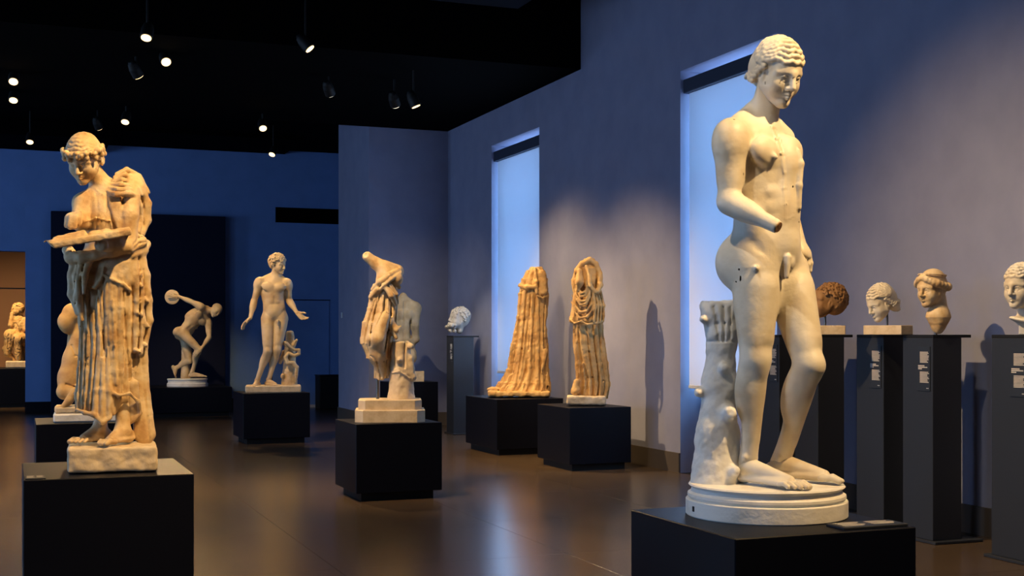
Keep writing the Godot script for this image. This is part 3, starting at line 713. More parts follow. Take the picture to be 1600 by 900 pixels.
	T.carve = false
	marble("tray", [T], M.ochre_marble, o)
	# rough block it stands on
	var K := Field.new()
	K.cell = 0.0075
	K.rough = 0.01
	K.rough_freq = 9.0
	K.box(Vector3(0, -0.066, 0.03), Vector3(0.232, 0.066, 0.215), Basis.IDENTITY, 0.012, 0.004)
	marble("base", [K], M.travertine, o)
	var p := thing("caption_plate", "small caption plate on the plinth of the robed figure with tray", "sign", Vector3(0.11, 0.6535, -7.14), 0.0, "caption plates")
	part("plate", bevel_box(Vector3(0.1, 0.007, 0.14), 0.002), M.panel, p)
	var rows2 := []
	for j in 7: rows2.append([-0.042, 0.055 - j * 0.015, 0.038 - 0.004 * (j % 3), 0.009])
	for j in 6: rows2.append([0.006, 0.055 - j * 0.015, 0.036 - 0.004 * ((j + 1) % 3), 0.009])
	print_lines(p, rows2, Basis(Vector3(1, 0, 0), -PI / 2), Vector3(0, 0.0042, 0))

func running_figure() -> void:
	var o := thing("marble_statue", "headless running figure in wind-blown drapery, propped on a stump", "statue", Vector3(3.0595, 0.6500, -10.7962), -0.2761, "marble statues")
	var F := Field.new()
	F.cell = 0.0085
	# raised arm, broken at the wrist
	F.chain([Vector3(-0.0333, 1.3139, 0), Vector3(-0.1111, 1.3693, 0), Vector3(-0.1884, 1.4291, 0.02)], [0.062, 0.05, 0.044], 0.03)
	F.carve = true
	F.ball(Vector3(-0.2098, 1.4487, 0.06), 0.024, 0.006)
	F.carve = false
	F.cap(Vector3(-0.0333, 1.3251, 0), Vector3(0.0669, 1.3042, -0.02), 0.07, 0.062, 0.04)
	F.ell(Vector3(-0.0111, 1.2247, 0), Vector3(0.105, 0.13, 0.095), Basis(Vector3(0, 0, 1), -0.2), 0.03)
	F.ell(Vector3(0.0608, 1.2331, 0.07), Vector3(0.06, 0.06, 0.055), Basis.IDENTITY, 0.02)
	F.ell(Vector3(0.0885, 1.1614, 0.06), Vector3(0.018, 0.016, 0.02), Basis.IDENTITY, 0.01)
	# body in thin cloth
	var rows := [[Vector3(-0.1388, 1.213, 0), Vector3(0.0779, 1.1803, 0)], [Vector3(-0.1665, 1.1014, 0), Vector3(0.0723, 1.0909, 0)], [Vector3(-0.1943, 0.9563, 0), Vector3(0.0723, 0.9568, 0)], [Vector3(-0.233, 0.8225, 0), Vector3(0.0612, 0.8506, 0)], [Vector3(-0.2496, 0.6831, 0), Vector3(0.0389, 0.7109, 0)], [Vector3(-0.1998, 0.5549, 0), Vector3(0.0222, 0.588, 0)], [Vector3(-0.1333, 0.4655, 0), Vector3(0.0167, 0.4651, 0)], [Vector3(-0.1277, 0.3874, 0), Vector3(-0.0056, 0.3479, 0)]]
	drape(F, rows, 0.75, [[0.2, 0.2, 0.2, 0.22, 0.25, 0.25, 0.3, 0.3], [0.5, 0.5, 0.48, 0.5, 0.52, 0.55, 0.6, 0.6]], 0.014, 0.016, 0.0, 0.014, 16.0, 0.02, 0.03)
	# sash across the chest and hanging lappet
	F.chain([Vector3(-0.1382, 1.1443, 0.05), Vector3(-0.077, 1.2087, 0.11), Vector3(-0, 1.2639, 0.12), Vector3(0.0887, 1.3125, 0.04)], [0.022, 0.026, 0.026, 0.024], 0.01)
	F.chain([Vector3(-0.0993, 1.1101, 0.08), Vector3(-0.0439, 1.1749, 0.13), Vector3(0.022, 1.2299, 0.14), Vector3(0.0996, 1.2893, 0.06)], [0.014, 0.018, 0.018, 0.016], 0.008)
	F.chain([Vector3(-0.1548, 1.0776, 0.05), Vector3(-0.0991, 1.1427, 0.1)], [0.026, 0.022], 0.012)
	F.chain([Vector3(-0.033, 1.1643, 0.12), Vector3(0.022, 1.0868, 0.13), Vector3(0.0551, 1.0103, 0.1)], [0.022, 0.028, 0.014], 0.01)
	F.chain([Vector3(0.011, 1.1755, 0.12), Vector3(0.0606, 1.0989, 0.1), Vector3(0.0718, 1.0219, 0.08)], [0.018, 0.02, 0.014], 0.008)
	F.chain([Vector3(0.0221, 0.8498, 0.08), Vector3(0.0662, 0.7943, 0.1), Vector3(0.0994, 0.8221, 0.08)], [0.03, 0.024, 0.012], 0.012)
	F.chain([Vector3(0.0276, 0.7944, 0.07), Vector3(0.0607, 0.7278, 0.08)], [0.03, 0.02], 0.012)
	# thigh and knee pressing through the cloth
	F.chain([Vector3(-0.0441, 0.8773, 0.1), Vector3(-0.0988, 0.7114, 0.13), Vector3(-0.0882, 0.5671, 0.08), Vector3(-0.0554, 0.4327, 0.03)], [0.07, 0.072, 0.06, 0.04], 0.04)
	for q in 1:
		F.fold([Vector3(-0.0771, 1.0874, 0.1), Vector3(-0.1211, 0.9325, 0.1), Vector3(-0.1541, 0.7666, 0.1), Vector3(-0.1596, 0.656, 0.1)], 0.012, 0.014, -0.0112, 0.0)
		F.fold([Vector3(-0.033, 1.0876, 0.1), Vector3(-0.0441, 0.9603, 0.1), Vector3(-0.1101, 0.8219, 0.1)], 0.012, 0.012, -0.0098, 0.0)
		F.fold([Vector3(0.011, 1.0545, 0.1), Vector3(0.0165, 0.9327, 0.1), Vector3(-0.0165, 0.7666, 0.1), Vector3(-0.0441, 0.6006, 0.1)], 0.012, 0.016, -0.0126, 0.0)
		F.fold([Vector3(-0.1211, 1.0431, 0.1), Vector3(-0.1706, 0.8771, 0.1), Vector3(-0.209, 0.7113, 0.1)], 0.010, 0.012, -0.0084, 0.0)
		F.fold([Vector3(-0.1541, 0.5676, 0.1), Vector3(-0.0991, 0.5122, 0.1), Vector3(-0.0716, 0.3794, 0.1)], 0.012, 0.014, -0.0098, 0.0)
		F.fold([Vector3(-0.011, 0.6559, 0.1), Vector3(-0.022, 0.5176, 0.1), Vector3(-0.033, 0.3682, 0.1)], 0.010, 0.014, -0.0112, 0.0)
	marble("figure", [F], M.ochre_marble, o)
	var T := Field.new()
	T.cell = 0.0085
	T.rough = 0.008
	T.rough_freq = 12.0
	T.chain([Vector3(0.0946, 0.6662, 0), Vector3(0.1113, 0.4314, 0), Vector3(0.1057, 0.3196, 0), Vector3(0.1057, 0.1407, 0)], [0.088, 0.1, 0.1, 0.13], 0.03)
	T.cap(Vector3(0.1666, 0.6552, 0.03), Vector3(0.1935, 0.65, 0.08), 0.03, 0.025, 0.012)
	T.cap(Vector3(0.0884, 0.5225, 0.08), Vector3(0.0826, 0.5287, 0.115), 0.026, 0.02, 0.012)
	T.chain([Vector3(0.1774, 0.544, 0.05), Vector3(0.1996, 0.3768, 0.05), Vector3(0.1772, 0.2993, 0.06)], [0.03, 0.03, 0.01], 0.015)
	T.fold([Vector3(0.0551, 0.678, 0.1), Vector3(0.0551, 0.462, 0.1)], 0.012, 0.01, -0.014, 0.0)
	T.fold([Vector3(0.1379, 0.678, 0.1), Vector3(0.1324, 0.4618, 0.1)], 0.012, 0.012, -0.018, 0.0)
	T.fold([Vector3(0.022, 0.4178, 0.1), Vector3(0.0882, 0.4343, 0.1), Vector3(0.1766, 0.3675, 0.1)], 0.010, 0.012, 0.012, 0.0)
	T.carve = true
	T.box(Vector3(0.1002, 0.7668, 0), Vector3(0.2, 0.075, 0.2), Basis.IDENTITY, 0.004, 0.01)
	T.box(Vector3(0.1002, 0.0289, 0), Vector3(0.3, 0.13, 0.3), Basis.IDENTITY, 0.004, 0.004)
	T.carve = false
	marble("tree_stump", [T], M.travertine, o)
	part("iron_rod", lathe([Vector2(0.014, 0), Vector2(0.014, 0.22)], 12), M.steel, o, Vector3(-0.1, 0.19, 0.0))
	var slab_lo := octagon(0.30, 0.24, 0.07, 0.105)
	part("base", slab_lo, M.travertine, o, Vector3(0.008, 0, 0))
	part("base_step", octagon(0.272, 0.21, 0.06, 0.085), M.travertine, o, Vector3(0.008, 0.105, 0))

func octagon(hx: float, hz: float, c: float, h: float) -> ArrayMesh:
	# a slab with chamfered corners
	var st := SurfaceTool.new()
	st.begin(Mesh.PRIMITIVE_TRIANGLES)
	st.set_smooth_group(-1)
	var p := [Vector2(hx - c, hz), Vector2(hx, hz - c), Vector2(hx, -hz + c), Vector2(hx - c, -hz), Vector2(-hx + c, -hz), Vector2(-hx, -hz + c), Vector2(-hx, hz - c), Vector2(-hx + c, hz)]
	for i in 8:
		var a: Vector2 = p[i]
		var b: Vector2 = p[(i + 1) % 8]
		var e := 0.006
		var ia := a * (1.0 - e / a.length()); var ib := b * (1.0 - e / b.length())
		for v in [Vector3(a.x, 0, a.y), Vector3(b.x, h - e, b.y), Vector3(b.x, 0, b.y), Vector3(a.x, 0, a.y), Vector3(a.x, h - e, a.y), Vector3(b.x, h - e, b.y)]: st.add_vertex(v)
		for v in [Vector3(a.x, h - e, a.y), Vector3(ib.x, h, ib.y), Vector3(b.x, h - e, b.y), Vector3(a.x, h - e, a.y), Vector3(ia.x, h, ia.y), Vector3(ib.x, h, ib.y)]: st.add_vertex(v)
		for v in [Vector3(0, h, 0), Vector3(ib.x, h, ib.y), Vector3(ia.x, h, ia.y)]: st.add_vertex(v)
	st.generate_normals()
	return st.commit()

func youth_with_serpent() -> void:
	var o := thing("marble_statue", "nude marble youth with open arms beside a stump with a serpent", "statue", Vector3(3.1757, 0.6500, -16.7403), -0.1875, "marble statues")
	var S := 0.97
	var J := {
		pc = Vector3(0.0165, 1.0264, 0), cc = Vector3(0, 1.3195, 0), nb = Vector3(0.0247, 1.4956, 0),
		sr = Vector3(-0.1724, 1.443, 0.02), sl = Vector3(0.1732, 1.4297, 0), hr = Vector3(-0.074, 0.9508, 0), hl = Vector3(0.1072, 0.9596, 0),
		hc = Vector3(0.0658, 1.6703, 0.03), hf = Vector3(0.75, -0.25, 0.6), hu = Vector3(0.12, 0.97, 0.2),
	}
	var B := Field.new()
	B.cell = 0.0095
	torso(B, J, S)
	neck(B, J, S)
	leg(B, J.hr, Vector3(-0.0736, 0.5337, 0.1), Vector3(-0.2051, 0.1574, 0.02), Vector3(-0.1, 0, 1), S)
	leg(B, J.hl, Vector3(0.0493, 0.5579, 0.06), Vector3(-0.0576, 0.1641, 0), Vector3(0.25, 0, 1), S)
	arm(B, J.sr, Vector3(-0.2463, 1.1843, 0), Vector3(-0.2937, 0.9658, 0.1), S, Vector3(-1, 0, 0))
	arm(B, J.sl, Vector3(0.2067, 1.1957, -0.03), Vector3(0.3038, 1.034, 0.1), S, Vector3(1, 0, 0))
	B.ell(Vector3(0.0573, 0.9165, 0.11), Vector3(0.028, 0.03, 0.025), Basis.IDENTITY, 0.01)
	B.cap(Vector3(0.0572, 0.9246, 0.135), Vector3(0.0572, 0.8747, 0.135), 0.014, 0.011, 0.005)
	var G := Field.new()
	G.cell = 0.006
	hand(G, Vector3(-0.2937, 0.9658, 0.1), Vector3(-0.75, -0.75, 0.25), Vector3(0.5, -0.6, 0.4), 1.0, 0.3, S * 1.05)
	hand(G, Vector3(0.3038, 1.034, 0.1), Vector3(0.75, -0.7, 0.3), Vector3(-0.2, 0.75, 0.6), -1.0, 0.55, S * 1.05)
	foot(G, Vector3(-0.2051, 0.1407, 0.02), Vector3(-0.2677, 0.0733, 0.2), 1.0, S)
	foot(G, Vector3(-0.0576, 0.1474, 0), Vector3(0.0735, 0.0858, 0.16), -1.0, S)
	var H := Field.new()
	H.cell = 0.005
	var hb := frame_of(-J.hf.cross(J.hu), J.hu)
	face(H, J.hc, hb, S)
	hair_curls(H, J.hc, hb, S * 1.1, 3, 70, 0.021)
	marble("figure", [B, G, H], M.cream_marble, o)
	var T := Field.new()
	T.cell = 0.0085
	T.rough = 0.008
	T.rough_freq = 12.0
	T.chain([Vector3(0.2156, 0.7584, -0.08), Vector3(0.2156, 0.5223, -0.08), Vector3(0.2073, 0.05, -0.08)], [0.055, 0.07, 0.11], 0.03)
	T.cap(Vector3(0.1405, 0.523, -0.04), Vector3(0.0907, 0.3895, 0), 0.03, 0.025, 0.02)
	T.cap(Vector3(0.2567, 0.6068, -0.05), Vector3(0.2977, 0.6743, -0.02), 0.03, 0.02, 0.02)
	T.chain([Vector3(0.1402, 0.641, 0), Vector3(0.1813, 0.6075, 0.02), Vector3(0.1565, 0.4735, 0.02)], [0.028, 0.03, 0.02], 0.02)
	T.ell(Vector3(0.1237, 0.2049, 0), Vector3(0.03, 0.04, 0.03), Basis.IDENTITY, 0.015)
	T.carve = true
	T.box(Vector3(0.2156, 0.8428, -0.08), Vector3(0.15, 0.04, 0.15), Basis.IDENTITY, 0.004, 0.008)
	T.box(Vector3(0.2156, -0.1777, -0.08), Vector3(0.3, 0.2, 0.3), Basis.IDENTITY, 0.004, 0.008)
	T.carve = false
	marble("tree_stump", [T], M.cream_marble, o)
	var W := Field.new()
	W.cell = 0.0065
	W.chain([Vector3(0.2891, 0.1199, 0), Vector3(0.2968, 0.2216, 0.03), Vector3(0.3051, 0.3222, 0.03), Vector3(0.2553, 0.3813, 0.04), Vector3(0.181, 0.3819, 0.05), Vector3(0.1562, 0.4572, 0.05), Vector3(0.1976, 0.5072, 0.04), Vector3(0.2719, 0.4735, 0.04), Vector3(0.3299, 0.4983, 0.03), Vector3(0.3299, 0.5486, 0.03), Vector3(0.2636, 0.5573, 0.04), Vector3(0.2057, 0.5994, 0.05), Vector3(0.1643, 0.6414, 0.07)], [0.012, 0.022, 0.026, 0.026, 0.026, 0.025, 0.024, 0.024, 0.022, 0.022, 0.02, 0.02, 0.024], 0.006)
	marble("serpent", [W], M.cream_marble, o)
	part("base", bevel_box(Vector3(0.71, 0.09, 0.46), 0.01), M.travertine, o, Vector3(0, 0.045, 0.0))

func discus_thrower() -> void:
	var o := thing("marble_statue", "nude marble discus thrower bent forward with the discus raised behind", "statue", Vector3(2.8435, 0.5000, -22.8913), -0.1236, "marble statues")
	var S := 0.98
	var J := {
		pc = Vector3(-0.065, 0.9224, -0.02), cc = Vector3(0.1518, 1.1909, 0.02), nb = Vector3(0.3151, 1.3259, 0.02),
		sr = Vector3(0.227, 1.3906, 0.12), sl = Vector3(0.3487, 1.1248, -0.04), hr = Vector3(-0.0971, 0.9222, 0.09), hl = Vector3(-0.0544, 0.8439, -0.09),
		hc = Vector3(0.4783, 1.3262, 0.05), hf = Vector3(0.55, -0.55, 0.63), hu = Vector3(0.80, 0.55, -0.1),
	}
	var B := Field.new()
	B.cell = 0.0105
	torso(B, J, S)
	B.cap(J.nb, J.hc, 0.055, 0.055, 0.03)
	leg(B, J.hr, Vector3(0.1835, 0.655, 0.14), Vector3(0.0866, 0.2523, 0.05), Vector3(0.9, 0.1, 0.3), S)
	leg(B, J.hl, Vector3(0.0326, 0.4523, -0.02), Vector3(-0.1957, 0.3169, -0.12), Vector3(0.6, -0.5, 0.5), S)
	arm(B, J.sr, Vector3(0.054, 1.4792, 0.1), Vector3(-0.1511, 1.5682, 0.05), S)
	arm(B, J.sl, Vector3(0.3692, 0.8552, 0.05), Vector3(0.2264, 0.6442, 0.18), S)
	var G := Field.new()
	G.cell = 0.0075
	hand(G, Vector3(-0.1511, 1.5682, 0.05), Vector3(-1, 0.1, 0.2), Vector3(0, -0.2, -1), 1.0, 0.35, S)
	hand(G, Vector3(0.2264, 0.6442, 0.18), Vector3(-0.6, -0.5, 0.3), Vector3(-0.3, -0.2, -0.9), 1.0, 0.4, S)
	foot(G, Vector3(0.0866, 0.23, 0.05), Vector3(0.3137, 0.1746, 0.12), -1.0, S)
	foot(G, Vector3(-0.1957, 0.3057, -0.12), Vector3(-0.228, 0.1496, -0.1), 1.0, S, Vector3(0.9, 0.35, 0.0))
	var H := Field.new()
	H.cell = 0.0075
	var hb := frame_of(-J.hf.cross(J.hu), J.hu)
	face(H, J.hc, hb, S)
	H.ell(J.hc + hb * Vector3(0, 0.045, -0.02), Vector3(0.084, 0.086, 0.1), hb, 0.01)
	marble("figure", [B, G, H], M.cream_marble, o)
	var D := Field.new()
	D.cell = 0.0075
	D.ell(Vector3(-0.2594, 1.5577, 0), Vector3(0.135, 0.13, 0.026), Basis(Vector3(0, 1, 0), -0.35), 0.01)
	marble("discus", [D], M.cream_marble, o)
	var T := Field.new()
	T.cell = 0.011
	T.rough = 0.006
	T.chain([Vector3(-0.0436, 0.7089, -0.14), Vector3(-0.0327, 0.4282, -0.12), Vector3(-0.0327, 0.1473, -0.12)], [0.06, 0.07, 0.085], 0.02)
	marble("tree_stump", [T], M.cream_marble, o)
	part("base", lathe([Vector2(0.001, 0), Vector2(0.35, 0), Vector2(0.35, 0.05), Vector2(0.335, 0.06), Vector2(0.33, 0.1), Vector2(0.345, 0.115), Vector2(0.342, 0.135), Vector2(0.001, 0.136)], 64, 1.0, 0.75), M.white_marble, o)

func robed_by_window() -> void:
	var o := thing("marble_statue", "headless golden robed statue with trailing skirt before the far window", "statue", Vector3(5.7103, 0.6500, -14.3027), -0.3799, "marble statues")
	var F := Field.new()
	F.cell = 0.0098
	F.rough = 0.012
	F.rough_freq = 10.0
	var rows := [[Vector3(0.0462, 1.5123, 0), Vector3(0.2772, 1.543, 0)], [Vector3(-0.0154, 1.4045, 0), Vector3(0.3156, 1.389, 0)], [Vector3(-0.0462, 1.2197, 0), Vector3(0.3156, 1.2196, 0)], [Vector3(-0.0693, 0.9502, 0), Vector3(0.3002, 0.9502, 0)], [Vector3(-0.1309, 0.6191, 0), Vector3(0.3002, 0.6191, 0)], [Vector3(-0.1771, 0.3111, 0), Vector3(0.3079, 0.3112, 0)], [Vector3(-0.2695, 0.157, 0), Vector3(0.3233, 0.1572, 0)], [Vector3(-0.3697, 0.0646, 0), Vector3(0.3233, 0.0494, 0)]]
	drape(F, rows, 0.62, [[0.25, 0.25, 0.2, 0.2, 0.22, 0.24, 0.28, 0.3], [0.5, 0.5, 0.46, 0.47, 0.5, 0.54, 0.57, 0.58], [0.7, 0.7, 0.7, 0.72, 0.76, 0.78, 0.8, 0.8]], 0.018, 0.03, 0.0, 0.016, 19.0, 0.02, 0.06)
	F.loft(Vector3(0.1694, 1.5122, 0), 0.1, Vector3(0.1694, 1.5661, 0), 0.07, 0.6)
	F.chain([Vector3(-0.0308, 1.3429, 0), Vector3(0.0611, 1.315, 0.13), Vector3(0.1677, 1.3218, 0.15)], [0.022, 0.026, 0.024], 0.01)
	# over-garment flap on the right
	F.flat(Vector3(0.2298, 1.4623, 0.08), Vector3(0.2448, 1.2701, 0.1), 0.06, 0.055, Vector3(0, 0, 1), 1.8, 0.015)
	F.chain([Vector3(0.1532, 1.5389, 0.08), Vector3(0.1678, 1.3832, 0.14), Vector3(0.1677, 1.2456, 0.15)], [0.02, 0.022, 0.018], 0.012)
	F.chain([Vector3(0.1831, 1.2154, 0.14), Vector3(0.2444, 1.1854, 0.12), Vector3(0.2991, 1.2178, 0.06)], [0.014, 0.016, 0.016], 0.01)
	F.fold([Vector3(0.0153, 1.492, 0.1), Vector3(0.0153, 1.3696, 0.1)], 0.012, 0.01, -0.0060, 0.0)
	F.fold([Vector3(0.0918, 1.5073, 0.1), Vector3(0.0612, 1.3543, 0.1)], 0.012, 0.01, -0.0060, 0.0)
	F.fold([Vector3(0, 1.2702, 0.1), Vector3(-0.0306, 0.926, 0.1), Vector3(-0.0765, 0.5817, 0.1), Vector3(-0.1377, 0.1992, 0.1)], 0.014, 0.022, -0.0130, 0.0)
	F.fold([Vector3(0.0535, 1.2702, 0.1), Vector3(0.0306, 0.9259, 0.1), Vector3(0, 0.5817, 0.1), Vector3(-0.0612, 0.1609, 0.1)], 0.014, 0.022, -0.0130, 0.0)
	F.fold([Vector3(0.0994, 1.2319, 0.1), Vector3(0.0918, 0.8494, 0.1), Vector3(0.0765, 0.467, 0.1), Vector3(0.0306, 0.1151, 0.1)], 0.014, 0.02, -0.0120, 0.0)
	F.fold([Vector3(0.153, 1.186, 0.1), Vector3(0.153, 0.7729, 0.1), Vector3(0.153, 0.4287, 0.1), Vector3(0.13, 0.1151, 0.1)], 0.014, 0.02, -0.0120, 0.0)
	F.fold([Vector3(0.2065, 1.1554, 0.1), Vector3(0.2218, 0.6965, 0.1), Vector3(0.2295, 0.3905, 0.1), Vector3(0.2142, 0.1151, 0.1)], 0.014, 0.018, -0.0100, 0.0)
	# broken flank
	F.carve = true
	F.ell(Vector3(0.3223, 0.8881, 0.05), Vector3(0.04, 0.1, 0.12), Basis.IDENTITY, 0.012)
	F.ell(Vector3(0.3212, 1.0789, 0.1), Vector3(0.03, 0.05, 0.09), Basis.IDENTITY, 0.01)
	F.ell(Vector3(0.154, 1.5892, 0), Vector3(0.07, 0.03, 0.08), Basis.IDENTITY, 0.01)
	F.carve = false
	F.flat(Vector3(0.283, 0.5588, 0.1), Vector3(0.229, 0.2996, 0.13), 0.03, 0.012, Vector3(0.3, 0, 1), 1.8, 0.01)
	marble("figure", [F], M.honey_marble, o)
	var K := Field.new()
	K.cell = 0.011
	K.rough = 0.02
	K.rough_freq = 8.0
	K.box(Vector3(-0.0384, 0.0477, 0.05), Vector3(0.365, 0.03, 0.22), Basis.IDENTITY, 0.015, 0.004)
	K.ell(Vector3(-0.3371, 0.0988, 0.08), Vector3(0.09, 0.03, 0.1), Basis.IDENTITY, 0.02)
	marble("base", [K], M.honey_marble, o)

func robed_wrapped() -> void:
	var o := thing("marble_statue", "headless golden statue with arms wrapped in a short mantle", "statue", Vector3(5.6891, 0.6500, -12.3790), -0.4308, "marble statues")
	var F := Field.new()
	F.cell = 0.0092
	F.rough = 0.008
	F.rough_freq = 10.0
	# mantle, to the knees
	var rows := [[Vector3(-0.0611, 1.5254, 0), Vector3(0.095, 1.5317, 0)], [Vector3(-0.1494, 1.4236, 0), Vector3(0.1357, 1.4364, 0)], [Vector3(-0.1766, 1.3148, 0), Vector3(0.1492, 1.314, 0)], [Vector3(-0.1562, 1.1923, 0), Vector3(0.1492, 1.1917, 0)], [Vector3(-0.1698, 1.0426, 0), Vector3(0.1831, 1.0422, 0)], [Vector3(-0.197, 0.9133, 0), Vector3(0.1764, 0.9131, 0)], [Vector3(-0.1766, 0.8725, 0), Vector3(0.1628, 0.8723, 0)]]
	drape(F, rows, 0.62, [0.05, 0.95], 0.014, 0.016, 0.0, 0.012, 15.0, 0.012, 0.024)
	F.loft(Vector3(0.0136, 1.5184, 0), 0.08, Vector3(0.0204, 1.5591, 0), 0.05, 0.7)
	# shoulder veil that frames the opening
	F.chain([Vector3(-0.1149, 1.4206, 0.06), Vector3(-0.0608, 1.5017, 0.06), Vector3(0.0203, 1.542, 0.06), Vector3(0.0879, 1.5017, 0.05), Vector3(0.1283, 1.3928, 0.06), Vector3(0.1347, 1.2762, 0.1), Vector3(0.1074, 1.2004, 0.15)], [0.03, 0.03, 0.03, 0.03, 0.03, 0.03, 0.024], 0.012)
	F.chain([Vector3(-0.0135, 1.4712, 0.12), Vector3(0.0201, 1.3749, 0.16), Vector3(0.0268, 1.2666, 0.18), Vector3(0.0804, 1.1998, 0.17)], [0.016, 0.022, 0.022, 0.018], 0.012)
	F.chain([Vector3(-0.0875, 1.4175, 0.12), Vector3(-0.0806, 1.3084, 0.15), Vector3(-0.1009, 1.2284, 0.13)], [0.03, 0.04, 0.02], 0.025)
	F.carve = true
	F.ell(Vector3(0.0469, 1.4142, 0.18), Vector3(0.028, 0.04, 0.07), Basis.IDENTITY, 0.014)
	F.carve = false
	# scooping folds over the belly
	for i in 6:
		var a := [0.0, 0.13, 0.31, 0.44, 0.70, 0.92][i] as float
		var z := Vector3(0, 0, -0.014 - 0.005 * sin(i * 2.0))
		F.chain([Vector3(-0.1282, 1.3651, 0.09).lerp(Vector3(-0.1826, 1.1091, 0.06), a) + z, Vector3(-0.1076, 1.2554, 0.13).lerp(Vector3(-0.1482, 0.9862, 0.11), a) + z, Vector3(-0.0671, 1.1869, 0.16).lerp(Vector3(-0.0873, 0.9047, 0.155), a) + z, Vector3(-0.0268, 1.1998, 0.175).lerp(Vector3(-0.0067, 0.911, 0.18), a) + z, Vector3(-0, 1.2667, 0.18).lerp(Vector3(0.0536, 0.9849, 0.175), a) + z, Vector3(0.0201, 1.3745, 0.17).lerp(Vector3(0.0804, 1.1999, 0.165), a) + z], [0.004, 0.010, 0.013, 0.012, 0.010, 0.006], 0.01)
	for i in 4:
		var a := i / 3.0
		F.chain([Vector3(0.0536, 1.2065, 0.17).lerp(Vector3(0.1349, 1.2094, 0.08), a), Vector3(0.0804, 1.0521, 0.17).lerp(Vector3(0.1687, 1.0542, 0.07), a), Vector3(0.067, 0.891, 0.17).lerp(Vector3(0.1687, 0.9055, 0.07), a)], [0.012, 0.018, 0.014], 0.01)
	F.chain([Vector3(-0.1894, 0.9126, 0.06), Vector3(-0.1346, 0.8714, 0.12), Vector3(-0.0671, 0.8912, 0.16), Vector3(-0, 0.8574, 0.175), Vector3(0.0872, 0.871, 0.15), Vector3(0.1688, 0.8921, 0.06)], [0.01, 0.012, 0.011, 0.012, 0.012, 0.012], 0.012)
	# skirt beneath
	var low := [[Vector3(-0.1494, 0.9065, 0), Vector3(0.1628, 0.9063, 0)], [Vector3(-0.1494, 0.6343, 0), Vector3(0.1764, 0.7024, 0)], [Vector3(-0.129, 0.3962, 0), Vector3(0.2035, 0.4647, 0)], [Vector3(-0.1087, 0.2262, 0), Vector3(0.2238, 0.2269, 0)], [Vector3(-0.1223, 0.0764, 0), Vector3(0.1967, 0.0638, 0)]]
	drape(F, low, 0.6, [[0.2, 0.25, 0.35, 0.4, 0.42], [0.5, 0.52, 0.56, 0.6, 0.62], [0.78, 0.8, 0.8, 0.8, 0.8]], 0.02, 0.026, 0.0, 0.014, 17.0, 0.025, 0.055)
	F.fold([Vector3(-0.0944, 0.8243, 0.1), Vector3(-0.0809, 0.6014, 0.1), Vector3(-0, 0.2977, 0.1), Vector3(0.0067, 0.0818, 0.1)], 0.012, 0.02, -0.0110, 0.0)
	F.fold([Vector3(-0.0135, 0.8378, 0.1), Vector3(0.0135, 0.5678, 0.1), Vector3(0.0539, 0.2979, 0.1), Vector3(0.0606, 0.0819, 0.1)], 0.013, 0.018, -0.0120, 0.0)
	F.fold([Vector3(0.0539, 0.8377, 0.1), Vector3(0.0808, 0.5678, 0.1), Vector3(0.1145, 0.298, 0.1), Vector3(0.1078, 0.0821, 0.1)], 0.013, 0.016, -0.0120, 0.0)
	F.fold([Vector3(0.1078, 0.8377, 0.1), Vector3(0.1347, 0.5679, 0.1), Vector3(0.1616, 0.2643, 0.1), Vector3(0.1481, 0.0822, 0.1)], 0.012, 0.014, -0.0100, 0.0)
	F.ell(Vector3(-0.1214, 0.1557, 0.1), Vector3(0.05, 0.035, 0.05), Basis(Vector3(0, 0, 1), 0.5), 0.03)
	F.cap(Vector3(-0.1148, 0.2563, 0.08), Vector3(-0.1416, 0.1624, 0.1), 0.03, 0.035, 0.03)
	marble("figure", [F], M.honey_marble, o)
	var K := Field.new()
	K.cell = 0.010
	K.rough = 0.012
	K.rough_freq = 9.0
	K.box(Vector3(-0.0135, 0.0613, 0.03), Vector3(0.205, 0.044, 0.17), Basis.IDENTITY, 0.012, 0.004)
	marble("base", [K], M.travertine, o)

